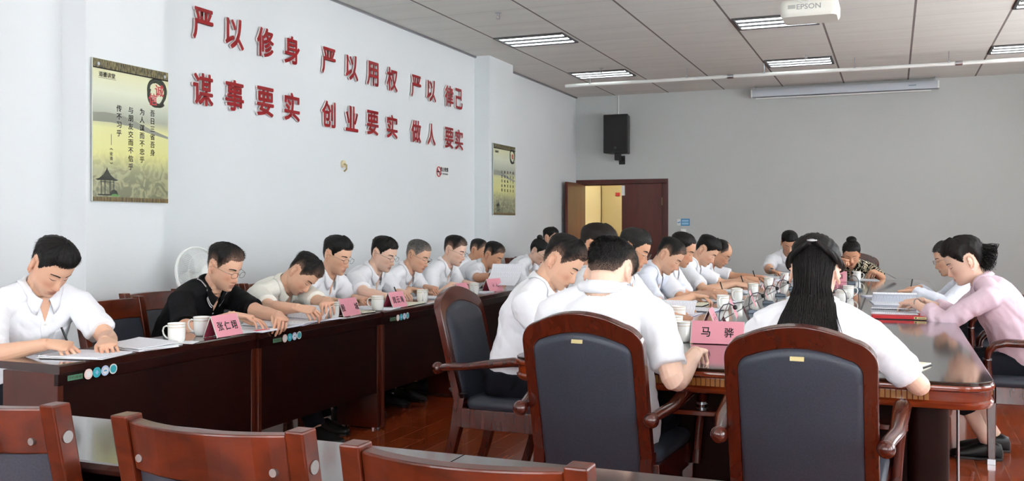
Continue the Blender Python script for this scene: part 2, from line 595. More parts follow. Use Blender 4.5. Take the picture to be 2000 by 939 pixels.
lamp = Proto(make_lamp())
lamp_rows = [(12.62, 'nearest the end wall'), (10.02, 'second row from the end wall'), (7.4, 'third row from the end wall'), (4.8, 'fourth row from the end wall'), (2.2, 'above the camera'), (-0.6, 'behind the camera')]
lamp_cols = [(-3.75, 'along the left wall'), (-1.12, 'in the middle'), (1.48, 'on the right')]
for ly, rn in lamp_rows:
    for lx, cn in lamp_cols:
        lamp.place((lx, ly, CEIL), 0, 'recessed ceiling lamp %s, %s' % (cn, rn), 'recessed ceiling lamps')

# ------------------------------------------------------------------ hung conduit, screen case, projector, sprinklers
r = thing('conduit', 'long white conduit hung under the ceiling across the far end', 'pipe', (0, 12.55, 3.25))
obj('pipe', MB().tube([(-4.26, 0, 0), (WALL_R, 0, 0)], .024, 10), M['white_plastic'], r, 40)
for x in (-3.9, -2.55, -1.55, -.45, .62, 1.7, 2.8):
    h = MB(); h.tube([(x, 0, .022), (x, 0, .15)], .006, 6); h.box(x - .012, x + .012, -.028, .028, .012, .03)
    obj('hanger', h, M['metal'], r)
for x in (-1.98, .73):
    obj('coupling', MB().tube([(x - .04, 0, 0), (x + .04, 0, 0)], .03, 10), M['metal'], r, 40)

s = thing('projection_screen', 'grey rolled-up projection screen case high on the end wall', 'screen', (0, WALL_END - .12, 3.29))
def dshape(x0, x1):
    prof = [(-.05, .055), (.05, .055), (.055, .0), (.045, -.05), (0, -.062), (-.045, -.05), (-.055, 0)]
    return MB().prism(prof, x0, x1, (1, 2, 0))
obj('case', dshape(-1.98, .58), mat('grey screen case', '#b3bac2', 0.4, 0.2), s, 50)
for x in (-2.0, .58):
    obj('end_cap', dshape(x, x + .02), M['white_plastic'], s, 50)
for x in (-1.95, .55):
    h = MB(); h.box(x - .008, x + .008, -.01, .01, .05, .11).tube([(x, 0, .09), (x, .12, .09)], .006, 6)
    obj('hook', h, M['metal'], s)
obj('bottom_bar', MB().box(-1.93, .5, -.018, .018, -.082, -.066), M['white_plastic'], s)
obj('nameplate', MB().box(.2, .3, -.058, -.0545, -.004, .01), M['steel_blue'], s)

p = thing('projector', 'white ceiling projector hung above the meeting table', 'projector', (-.53, 6.8, 2.715), 0)
body = MB()
rings = []
for z, k, dz in ((0, .93, 0), (.018, .985, 0), (.03, 1, 0), (.085, 1, 0), (.105, .97, 0), (.112, .93, 0)):
    rings.append([(x * k, y * k, z) for x, y in rrect(-.19, .19, -.15, .15, .05, 5)])
body.loft(rings)
obj('body', body, mat('ivory projector plastic', '#dedfd6', 0.4), p, 50)
me = text_mesh('EPSON', .05, .001, .0008, (.155, .034)); bake(me, frame((.0, -.1512, .062), (1, 0, 0), (0, 0, 1)))
me.materials.append(mat('grey print', '#9a9c9a', 0.5)); obj('lettering', me, None, p)
obj('vent', MB().box(-.135, -.085, -.152, -.149, .052, .078), mat('grey vent', '#a9aba6', 0.5), p)
obj('sensor', MB().box(.01, .04, -.141, -.138, .012, .018), M['black_plastic'], p)
mt = MB(); mt.box(-.08, .08, -.05, .05, .118, .135); mt.tube([(0, 0, .13), (0, 0, CEIL - 2.715)], .02, 10); mt.box(-.07, .07, -.07, .07, CEIL - 2.722, CEIL - 2.7155)
for x in (-.07, .07):
    mt.tube([(x, -.04, .11), (x, -.04, .125)], .01, 8)
obj('mount', mt, M['metal'], p, 40)
ca = MB(); ca.tube([(-.12 + .10 * math.sin(t) * .9 + .06, -.12 - .035 * math.sin(t), .125 - .052 * math.sin(t) + .0 * t) if False else (-.10 + .035 * t * 1.35, -.155 - .01 * math.sin(t), .14 - .055 * math.sin(t)) for t in [math.pi * k / 14 for k in range(15)]], .004, 6)
obj('cable', ca, M['white_plastic'], p, 60)
ca = MB(); ca.tube([(.045, -.157, .125), (.056, -.15, .16), (.05, -.1, .22), (.02, -.02, .3)], .005, 6)
obj('cable', ca, M['black_plastic'], p, 60)

def make_sprinkler():
    root = thing('sprinkler', 'x', 'sprinkler')
    a = MB(); a.lathe([(.035, -.001), (.035, -.006), (.012, -.01), (.012, -.03)], 16)
    obj('flange', a, M['metal'], root, 40)
    b = MB(); b.tube([(-.012, 0, -.03), (-.014, 0, -.05), (0, 0, -.062)], .003, 6).tube([(.012, 0, -.03), (.014, 0, -.05), (0, 0, -.062)], .003, 6)
    b.lathe([(.022, -.062), (.022, -.065)], 12)
    obj('deflector', b, M['metal'], root)
    return root
spr = Proto(make_sprinkler())
for x, y, lb in ((-3.62, 8.6, 'small ceiling sprinkler left of the nearer left lamp'), (-3.62, 12.15, 'small ceiling sprinkler by the far left lamp'), (-1.0, 12.2, 'small ceiling sprinkler by the far middle lamp')):
    spr.place((x, y, CEIL), 0, lb, 'ceiling sprinklers')

# ------------------------------------------------------------------ loudspeaker on the end wall
s = thing('loudspeaker', 'black loudspeaker on a bracket high on the end wall above the door', 'speaker', (-4.06, WALL_END - .2, 2.44))
b = MB(); b.prism([(-.20, -.17), (.20, -.17), (.15, .15), (-.15, .15)], .0, .61, (0, 1, 2))
obj('cabinet', b, M['black_plastic'], s, bevel=.012)
g = noise_color(mat('black speaker grille', '#0c0c0d', 0.6), [(0.4, '#060606'), (0.6, '#161616')], nscale=300, detail=0)
obj('grille', MB().prism(rrect(-.185, .185, .03, .595, .02, 4), -.179, -.171, (0, 2, 1)), g, s)
obj('badge', MB().box(-.018, .018, -.182, -.179, .065, .10), M['grey_plastic'], s)
b = MB(); b.box(-.035, .055, -.10, -.01, -.11, -.0).tube([(.01, -.05, -.08), (.01, .20, -.08)], .022, 10).box(-.04, .06, .18, .2, -.16, -.02)
obj('bracket', b, M['black_plastic'], s, bevel=.004)
b = MB(); b.tube([(-.05, .192, .6), (-.05, .192, CEIL - 2.44)], .008, 8)
obj('cable', b, M['white_plastic'], s)

# ------------------------------------------------------------------ wall signs
s = thing('wall_sign', 'small blue notice on the end wall right of the door', 'sign', (-3.03, WALL_END, 1.35))
obj('plate', MB().box(-.07, .07, -.006, 0, -.055, .055), M['blue_sign'], s)
for z in (-.022, .022):
    obj('printing', MB().box(-.055, .055, -.0075, -.006, z - .016, z + .016), M['sign_pale'], s)
s = thing('light_switch', 'white light switch under the blue notice', 'switch', (-3.06, WALL_END, 1.20))
obj('plate', MB().box(-.043, .043, -.009, 0, -.043, .043), M['white_plastic'], s, bevel=.003)
obj('rocker', MB().box(-.025, .025, -.013, -.009, -.03, .03), M['white_plastic'], s, bevel=.002)
s = thing('sticker', 'tiny white sticker with blue print left of the blue notice', 'sticker', (-3.13, WALL_END, 1.35))
obj('backing', MB().box(-.028, .03, -.002, 0, -.05, .05), M['sign_paper'], s)
obj('printing', MB().prism([(-.025, -.004), (-.012, .004), (.0, .0), (.012, .012), (.024, .006), (.018, -.006), (-.015, -.016)], -.004, -.002, (0, 2, 1)), M['blue_sign'], s)

YS = 9.93
s = thing('no_smoking_sign', 'white no smoking notice on the left wall under the red characters', 'sign', (WALL_L, 9.8, 1.915))
WF = lambda x, y, z: frame((x, y, z), (0, 1, 0), (0, 0, 1))   # lettering on the left wall: reads along +Y
obj('plate', MB().box(0, .004, -.16, .17, -.075, .075), M['sign_paper'], s)
rg = MB(); rg.tube([(.007, -.092 + .05 * math.cos(a), .0 + .055 * math.sin(a)) for a in [2 * math.pi * k / 24 for k in range(25)]], .006, 6)
rg.tube([(.007, -.13, .04), (.007, -.055, -.04)], .005, 6)
obj('prohibition_ring', rg, M['sign_red'], s, 60)
obj('cigarette', MB().box(.004, .006, -.125, -.06, -.008, .008), M['ink'], s)
me = text_mesh('禁止吸烟', .05, .001, .001, (.20, .05)); bake(me, WF(.0055, .055, .032)); me.materials.append(M['ink']); obj('lettering', me, None, s)
me = text_mesh('NO SMOKING', .03, .001, .0, (.19, .02)); bake(me, WF(.0055, .055, -.02)); me.materials.append(M['ink']); obj('lettering', me, None, s)

s = thing('wall_hook', 'small round cream wall hook left of the no smoking notice', 'hook', (WALL_L, 7.68, 1.86))
h = MB(); h.tube([(0, 0, .02), (.02, 0, .02)], .035, 14)
obj('rosette', h, mat('cream hook', '#d8cba8', 0.5), s, 40)
h = MB(); h.tube([(.02, 0, .02), (.045, 0, .01), (.045, 0, -.03), (.02, 0, -.05)], .008, 8)
obj('hook', h, M['brass'], s, 60)

# ------------------------------------------------------------------ red raised characters on the left wall
row_y = [5.71, 6.075, 6.468, 6.84, 7.412, 7.812, 8.201, 8.593, 9.123, 9.49, 9.945, 10.214]
ordw = ['first', 'second', 'third', 'fourth']
phr = ['left', 'middle', 'right']
WIDTHS = [.235, .225, .235, .215, .22, .215, .19, .205, .22, .2, .2, .2]
for rn, (chars, zc) in enumerate((('严以修身严以用权严以律己', 2.808), ('谋事要实创业要实做人要实', 2.32))):
    for i, ch in enumerate(chars):
        y = row_y[i] + (.0)
        me = text_mesh(ch, .25, .014, .0062, (.215 if ch not in '己人' else .19, .232))
        bake(me, WF(WALL_L + .018, y, zc))
        me.materials.append(M['red_letter']); me.materials.append(M['letter_side'])
        xs_ = [[me.vertices[v].co.x for v in q.vertices] for q in me.polygons]
        me.polygons.foreach_set('material_index', [0 if max(a) - min(a) < .003 else 1 for a in xs_])
        o = obj('wall_character', me, None)
        # stand-off pins are hidden behind the letter, so the letter simply stands off the wall
        tag(o, 'red raised wall character %s, %s of the %s phrase in the %s row' % (ch, ordw[i % 4], phr[i // 4], 'upper' if rn == 0 else 'lower'), 'character', 'red characters on the left wall')

# ------------------------------------------------------------------ posters on the pillars
def poster_material():
    m = mat('poster print', '#d9d9b0', 0.25, coat=0.6)
    tc = nd(m, 'ShaderNodeTexCoord')
    sp = nd(m, 'ShaderNodeSeparateXYZ'); lk(m, tc, 'Object', sp, 'Vector')
    mr = nd(m, 'ShaderNodeMapRange'); mr.inputs['From Min'].default_value = 0; mr.inputs['From Max'].default_value = .9
    lk(m, sp, 'Z', mr, 'Value')
    base = ramp(m, mr, 'Result', [(0.0, '#8f8f6c'), (.22, '#a9aa82'), (.34, '#d8d68c'), (.52, '#d9d99a'), (.6, '#a9ac9c'), (.66, '#b9bfae'), (.78, '#d5dac2'), (.9, '#d9dab2'), (1.0, '#b9b58a')])
    n = nd(m, 'ShaderNodeTexNoise', Scale=9.0, Detail=8.0, Distortion=2.2); lk(m, tc, 'Object', n, 'Vector')
    low = nd(m, 'ShaderNodeMapRange'); low.inputs['From Min'].default_value = .34; low.inputs['From Max'].default_value = .1
    lk(m, sp, 'Z', low, 'Value')
    nr = ramp(m, n, 'Fac', [(.42, (0, 0, 0, 1)), (.56, (1, 1, 1, 1))])
    mu = nd(m, 'ShaderNodeMath', operation='MULTIPLY'); lk(m, low, 'Result', mu, 0); lk(m, nr, 'Color', mu, 1)
    mu2 = nd(m, 'ShaderNodeMath', operation='MULTIPLY'); mu2.inputs[1].default_value = .65; lk(m, mu, 0, mu2, 0)
    mx = nd(m, 'ShaderNodeMix', data_type='RGBA'); mx.inputs[7].default_value = lin('#5d5f4a')
    m.node_tree.links.new(mu2.outputs[0], mx.inputs[0]); m.node_tree.links.new(base.outputs[0], mx.inputs[6])
    m.node_tree.links.new(mx.outputs[2], bsdf(m).inputs['Base Color'])
    return m


M['poster'] = poster_material()
M['eaves'] = noise_color(mat('poster roof tile band', '#4a4630', 0.4), [(.35, '#2b2a1e'), (.65, '#8a8058')], (1, 60, 14), 2.0, 2.0)
M['band'] = noise_color(mat('poster bottom band', '#4a4630', 0.4), [(.35, '#3b3018'), (.65, '#7a6534')], (1, 30, 4), 2.0, 3.0)
M['pav'] = mat('ink wash pavilion', '#34382e', 0.6)
M['mist'] = mat('ink wash mountain', '#8d9083', 0.6)
M['acrylic'] = mat('pale acrylic edge', '#cfd6cd', 0.15)


def poster(y0, y1, z0, label, first):
    W, H = y1 - y0, .895
    t = thing('poster', label, 'poster', (-4.63, y0, z0))
    obj('panel', MB().box(.012, .02, 0, W, 0, H), M['acrylic'], t)
    obj('print', MB().box(.02, .0215, .002, W - .002, .002, H - .002), M['poster'], t)
    obj('top_band', MB().box(.0215, .0225, .002, W - .002, H - .055, H - .002), M['eaves'], t)
    obj('top_line', MB().box(.0215, .023, .002, W - .002, H - .062, H - .054), M['ink'], t)
    obj('bottom_band', MB().box(.0215, .0225, .002, W - .002, .002, .03), M['band'], t)
    for y in (.04, W - .04):
        obj('stud', MB().tube([(.004, y, H - .035), (.03, y, H - .035)], .011, 10), M['metal'], t, 40)
    def ltr(s, size, y, z, m, bold=.0004, fit=None):
        me = text_mesh(s, size, .0006, bold, fit); bake(me, WF(.0226, y, z)); me.materials.append(m); obj('lettering', me, None, t)
    # ink ring
    cy, cz = W - .105, H - .155 if first else H - .13
    for k, rr_ in ((0, .088), (1, .078), (2, .07)):
        rg = MB()
        rg.tube([(.0222, cy + rr_ * math.cos(a), cz + rr_ * 1.05 * math.sin(a)) for a in [2 * math.pi * (q + k * 9) / 40 for q in range(36)]],
                [.003 + .009 * abs(math.sin(q * .31 + k)) for q in range(36)], 6, flat=(.06, 1) if False else None)
        me = rg.mesh('ink_ring', M['pav'], 60)
        co = np.zeros(len(me.vertices) * 3); me.vertices.foreach_get('co', co); co = co.reshape(-1, 3)
        co[:, 0] = .0222 + (co[:, 0] - .0222) * .04 + k * .0001; me.vertices.foreach_set('co', co.ravel())
        obj('ink_ring', me, None, t)
    if first:
        ltr('诚', .085, W - .085, H - .135, M['sign_red'], .0015); ltr('信', .085, W - .145, H - .2, M['sign_red'], .0015)
        ltr('道德讲堂', .034, .115, H - .095, M['ink'], .0006)
        obj('rule', MB().box(.0216, .0224, .045, .19, H - .119, H - .117), M['ink'], t)
        for s_, y, z in (('吾日三省吾身', .51, .60), ('为人谋而不忠乎', .415, .60), ('与朋友交而不信乎', .315, .60), ('传不习乎', .215, .60)):
            for k, ch in enumerate(s_):
                ltr(ch, .046, y, z - k * .0525, M['ink'], .0006, (.042, None) if ch in '' else None)
        obj('rule', MB().box(.0216, .0224, .149, .1515, .36, .43), M['ink'], t)
        for k, ch in enumerate('《论语》'):
            ltr(ch if ch not in '《》' else ('︽' if ch == '《' else '︾'), .026, .150, .335 - k * .03, M['ink'], .0003)
    else:
        ltr('道德讲堂', .03, .105, H - .1, M['ink'], .0005)
        ltr('德', .07, W - .1, H - .13, M['sign_red'], .0015)
        for c_, s_ in enumerate(('修身齐家治国', '平天下者先正', '其心诚其意致', '知在格物信而', '立言行必果行')):
            for k in range(5):
                ltr(s_[k], .04, W - .08 - c_ * .095, .55 - k * .058, M['ink'], .0008)
    # misty ridges
    rd = MB(); rd.prism([(.002, .50), (.002, .555), (.10, .565), (.22, .56), (.36, .53), (.5, .49), (W - .002, .455), (W - .002, .44), (.5, .46), (.3, .495), (.15, .505)], .0215, .0219, (1, 2, 0))
    obj('ridge', rd, M['mist'], t)
    # pavilion drawing: curved roof, ridge cap, posts, rail, rock and shrub
    pv = MB()
    ox, oz, k = (.02, .035, 1.0) if first else (.08, .05, .7)
    P = lambda a, b: (ox + a * k, oz + b * k)
    pv.prism([P(0, .105), P(.03, .112), P(.065, .135), P(.088, .165), P(.095, .185), P(.102, .165), P(.125, .135), P(.16, .112), P(.19, .105), P(.17, .098), P(.14, .1), P(.05, .1), P(.02, .098)], .0219, .0224, (1, 2, 0))
    for x in (.045, .075, .118, .148):
        pv.prism([P(x, .012), P(x + .006, .012), P(x + .006, .1), P(x, .1)], .0219, .0224, (1, 2, 0))
    pv.prism([P(.04, .088), P(.155, .088), P(.155, .092), P(.04, .092)], .0219, .0224, (1, 2, 0))
    pv.prism([P(.02, .004), P(.18, .004), P(.18, .013), P(.02, .013)], .0219, .0224, (1, 2, 0))
    pv.prism([P(.12, .013), P(.13, .035), P(.15, .045), P(.175, .035), P(.185, .013)], .0224, .0227, (1, 2, 0))
    obj('pavilion', pv, M['pav'], t)
    obj('shrub', MB().prism([P(.12, 0), P(.14, .014), P(.17, .016), P(.2, .006), P(.21, 0)], .0227, .023, (1, 2, 0)), mat('green shrub', '#5f8a4e', 0.6), t)
    return t


poster(4.462, 5.12, 1.45, 'large green ink-landscape calligraphy poster on the near pillar', True)
poster(10.80, 11.53, 1.43, 'small-looking green calligraphy poster on the far pillar', False)

# ------------------------------------------------------------------ meeting table
TX0, TX1, TY0, TY1, TZ = -1.47, .33, 3.58, 10.15, .76
t = thing('meeting_table', 'long polished brown meeting table with rounded corners', 'table', ((TX0 + TX1) / 2, (TY0 + TY1) / 2, 0))
cx, cy = (TX0 + TX1) / 2, (TY0 + TY1) / 2
hw, hl = (TX1 - TX0) / 2, (TY1 - TY0) / 2
def ring(off, z, r=.13):
    return [(x, y, z) for x, y in rrect(-hw + off, hw - off, -hl + off, hl - off, max(.02, r - off), 10)]
top = MB().loft([ring(.006, TZ - .012), ring(.004, TZ - .003), ring(.008, TZ)])
obj('tabletop', top, M['table_top'], t, 20)
edge = MB()
edge.loft([ring(.03, TZ - .1), ring(.012, TZ - .095), ring(.004, TZ - .085), ring(.002, TZ - .075), ring(.010, TZ - .068), ring(.010, TZ - .036), ring(.0, TZ - .03), ring(-.002, TZ - .02), ring(.001, TZ - .013), ring(.006, TZ - .0125)])
obj('edge', edge, M['wood_edge'], t, 35)
for x0, x1, y, s in ((-hw + .2, hw - .2, -hl, -1), (-hw + .2, hw - .2, hl, 1)):
    b = MB(); n = int((x1 - x0) / .018)
    for k in range(n):
        xx = x0 + k * .018
        b.box(xx + .002, xx + .016, min(y, y - s * .012), max(y, y - s * .012), TZ - .066, TZ - .038)
    obj('reeded_moulding', b, M['reed'], t)
for y0, y1, x, s in ((-hl + .2, hl - .2, -hw, -1), (-hl + .2, hl - .2, hw, 1)):
    b = MB(); n = int((y1 - y0) / .018)
    for k in range(n):
        yy = y0 + k * .018
        b.box(min(x, x - s * .012), max(x, x - s * .012), yy + .002, yy + .016, TZ - .066, TZ - .038)
    obj('reeded_moulding', b, M['reed'], t)
IX0, IX1, IY0, IY1 = -.90 - cx, -.20 - cx, 4.75 - cy, 9.75 - cy
ln = MB()
ln.box(IX0 - .012, IX0, IY0, IY1, TZ + .0002, TZ + .0016).box(IX1, IX1 + .012, IY0, IY1, TZ + .0002, TZ + .0016)
ln.box(IX0 - .012, IX1 + .012, IY0 - .012, IY0, TZ + .0002, TZ + .0016).box(IX0 - .012, IX1 + .012, IY1, IY1 + .012, TZ + .0002, TZ + .0016)
obj('inlay_border', ln, M['black_line'], t)
obj('inlay', MB().box(IX0, IX1, IY0, IY1, TZ + .0002, TZ + .0012), M['table_inlay'], t)
# end pedestals with rounded posts, a long spine between them
for s, yy in ((-1, -hl + .33), (1, hl - .33)):
    p = MB(); p.box(-.62, .62, yy - .02, yy + .02, .0, TZ - .1)
    obj('end_panel', p, M['wood_panel'], t)
    for x in (-.69, .69):
        q = MB(); q.prism(rrect(x - .075, x + .075, yy - .05, yy + .05, .045, 6), 0, TZ - .1)
        obj('pedestal', q, M['wood_panel'], t, 40)
    q = MB(); q.box(-.62, .62, min(yy + s * .02, yy + s * .16), max(yy + s * .02, yy + s * .16), .545, .565)
    obj('shelf', q, M['wood_edge'], t, bevel=.003)
obj('spine', MB().box(-.12, .12, -hl + .36, hl - .36, .05, TZ - .1), M['wood_panel'], t)
q = MB(); q.tube([(.80, -hl + .43, .0), (.80, -hl + .43, .66)], .006, 8)
obj('steel_rod', q, M['metal'], t, 40)


# ------------------------------------------------------------------ long narrow desks
def make_desk(L=1.246, D=.34):
    r = thing('conference_desk', 'x', 'desk')
    top = MB()
    prof = [(-D / 2, .725), (-D / 2 - .006, .737), (-D / 2, .748), (-D / 2 + .01, .75), (D / 2 - .012, .75), (D / 2 - .004, .748), (D / 2, .742), (D / 2, .715), (D / 2 - .02, .712), (-D / 2 + .01, .72)]
    top.prism(prof, -L / 2, L / 2, (1, 2, 0))
    obj('desktop', top, M['wood_top'], r)
    obj('front_fascia', MB().box(-L / 2, L / 2, D / 2 - .03, D / 2 - .006, .665, .712), M['wood_dark'], r, bevel=.002)
    obj('modesty_panel', MB().box(-L / 2 + .03, L / 2 - .03, D / 2 - .034, D / 2 - .016, .235, .664), M['wood_panel'], r, bevel=.002)
    for s in (-1, 1):
        x0, x1 = sorted((s * L / 2 - s * .002, s * L / 2 - s * .03))
        obj('side_panel', MB().box(x0, x1, -D / 2 + .03, D / 2 - .012, .012, .714), M['wood_side'], r, bevel=.002)
        for y in (-D / 2 + .07, D / 2 - .05):
            obj('foot', MB().lathe([(.012, 0), (.012, .012)], 10, (s * (L / 2 - .016), y, 0)), M['metal'], r)
    obj('under_shelf', MB().box(-L / 2 + .03, L / 2 - .03, -D / 2 + .05, D / 2 - .036, .56, .575), M['wood_panel'], r)
    return r


desk = Proto(make_desk())
LD_X = [-3.215, -3.20, -3.185, -3.17, -3.16, -3.15, -3.14]      # left row, front faces look towards the meeting table
LD_ORD = ['nearest the camera', 'second from the camera', 'third from the camera', 'fourth from the camera', 'fifth from the camera', 'sixth from the camera', 'farthest, by the door']
for i, x in enumerate(LD_X):
    desk.place((x, 2.78 + 1.25 * i + .625, 0), R(-90), 'dark narrow desk in the left row, %s' % LD_ORD[i], 'desks along the left wall')
FD_Y = 1.87
fdesk = Proto(make_desk(1.246, .40))
for i, (x, lb) in enumerate(((-2.83, 'dark narrow desk in the foreground behind the leftmost chair'), (-1.58, 'dark narrow desk in the foreground behind the middle chair'), (-.33, 'dark narrow desk in the foreground behind the right-hand chair'))):
    fdesk.place((x, FD_Y, 0), 0, lb, 'foreground desks')

# stickers on the desk fronts: green strip and four round ones
def stickers(x, y0, z, ds):
    xs = x + .171
    o = obj('sticker', MB().box(0, .001, 0, .075, -.009, .012), M['green_lbl']); o.location = (xs, y0, z)
    tag(o, 'green strip sticker on the front edge of the %s' % ds, 'sticker', 'green desk stickers')
    me = text_mesh('节约用电', .014, .0004, .0, (.066, .013)); bake(me, WF(.0013, .0375, .0015)); me.materials.append(M['pav']); obj('lettering', me, None, o)
    for k, (c, n, g) in enumerate((('pinkish', 'pale pink', .0), ('teal', 'teal', 0), ('pale_blue', 'pale blue', 0), ('sign_paper', 'white and teal', 0))):
        b = MB(); b.tube([(0, 0, 0), (.001, 0, 0)], .0215, 20)
        o = obj('sticker', b, M[c], None, 40); o.location = (xs, y0 + .105 + k * .044, z + .004 + .001 * k)
        tag(o, '%s round sticker on the front edge of the %s' % (n, ds), 'sticker', 'round desk stickers')
        i = MB()
        if k == 0: i.prism(rrect(-.011, .011, -.012, .012, .004, 3), .001, .0016, (1, 2, 0))
        elif k == 1: i.prism([(-.009, 0), (0, -.01), (.009, 0), (0, .01)], .001, .0016, (1, 2, 0))
        elif k == 2: i.tube([(.001, 0, 0), (.0016, 0, 0)], .014, 16)
        else: i.tube([(.001, 0, 0), (.0016, 0, 0)], .0165, 16)
        obj('printing', i, M[('sign_paper', 'sign_pale', 'sign_paper', 'teal')[k]], o)
        if k == 2: obj('mark', MB().prism([(-.009, -.003), (-.003, .004), (0, 0), (.004, .005), (.009, -.003)], .0016, .002, (1, 2, 0)), M['blue_sign'], o)
for i in range(3):
    stickers(LD_X[i], [2.82, 4.14, 5.36][i], .690, ['nearest left desk', 'second left desk', 'third left desk'][i])


# ------------------------------------------------------------------ wooden conference chairs (square posts, padded back)
def make_wood_chair():
    r = thing('conference_chair', 'x', 'chair')
    W = .214
    post = lambda z: -.215 - .10 * max(0, (z - .42) / .48)        # y of the raked back post
    for s in (-1, 1):
        p = MB(); rg = []
        for z, y, d in ((0, -.27, .02), (.2, -.235, .021), (.42, -.215, .023), (.65, post(.65), .024), (.905, post(.905), .025)):
            rg.append([(s * W + a, y + b, z) for a, b in ((-.021, -d), (.021, -d), (.021, d), (-.021, d))])
        p.loft(rg); o = obj('back_post', p, M['wood_chair'], r, bevel=.004)
        b = MB(); b.tube([(s * (W + .0215), post(.83), .83), (s * (W + .024), post(.83), .83)], .014, 14)
        obj('bolt', b, M['bolt'], o, 40)
        q = MB(); rg = [[(s * W + a * k, .15 + b * k, z) for a, b in ((-.021, -.021), (.021, -.021), (.021, .021), (-.021, .021))] for z, k in ((0, .8), (.36, 1.0))]
        q.loft(rg); obj('leg', q, M['wood_chair'], r, bevel=.004)
    def slab(x0, x1, z0, z1, bow, th, dome=0, n=12):
        mb = MB(); rg = []
        for k in range(n + 1):
            u = k / n; x = x0 + (x1 - x0) * u; c = bow * (1 - (2 * u - 1) ** 2)
            rg.append([(x, post(z0) - th - c, z0), (x, post(z0) + th - c, z0), (x, post(z1) + th - c, z1), (x, post(z1) - th - c, z1)])
        return mb.loft(rg)
    rail = obj('top_rail', slab(-W + .021, W - .021, .79, .895, .045, .019), M['wood_chair'], r, bevel=.004)
    for s in (-1, 1):
        b = MB(); x = s * (W - .05)
        b.tube([(x, post(.83) - .024, .82), (x, post(.83) - .0345, .82)], .0085, 12)
        obj('bolt', b, M['bolt'], rail, 40)
    mb = MB(); rg = []
    n = 14
    for k in range(n + 1):
        u = k / n; x = -W + .024 + (2 * W - .048) * u; c = .045 * (1 - (2 * u - 1) ** 2); th = .012 + .008 * min(1, 5 * min(u, 1 - u))
        rg.append([(x, post(z) + sgn * th * f - c, z) for z, sgn, f in ((.50, -1, .6), (.56, -1, 1), (.72, -1, 1), (.788, -1, .7), (.788, 1, .7), (.72, 1, 1.3), (.56, 1, 1.3), (.50, 1, .6))])
    mb.loft(rg); bp = obj('back_pad', mb, M['leather'], r, 50)
    tg = obj('tag', MB().box(-.024, .024, -.0015, .0, -.010, .010), M['brass'], bp); tg.location = (0, post(.74) - .045 - .021, .735); tg.rotation_euler = (R(-18), 0, 0)
    obj('engraving', MB().box(-.019, .016, -.0022, -.0015, -.004, .0).box(-.012, .019, -.0022, -.0015, .003, .006), M['pav'], tg)
    a = MB(); a.box(-W + .02, W - .02, .135, .155, .36, .42).box(-W + .02, W - .02, -.225, -.2, .36, .42).box(-W - .012, -W + .012, -.2, .15, .36, .42).box(W - .012, W + .012, -.2, .15, .36, .42)
    obj('apron', a, M['wood_chair'], r, bevel=.003)
    s = MB(); s.loft([[(x * k, y * k, z) for x, y in rrect(-.232, .232, -.205, .175, .04, 5)] for z, k in ((.42, .96), (.435, 1), (.455, 1), (.47, .96), (.478, .85))])
    obj('seat', s, M['leather'], r, 50)
    return r


wchair = Proto(make_wood_chair())
for (x, y, a, lb) in ((-1.945, 1.345, 1, 'wooden chair with black padded back at the bottom left corner'),
                      (-1.285, 1.325, 1, 'wooden chair with black padded back in the middle of the foreground'),
                      (-.695, 1.275, 0, 'wooden chair with black padded back in the foreground below the door of the far armchair')):
    wchair.place((x, y + .53, 0), R(a), lb, 'foreground wooden chairs')


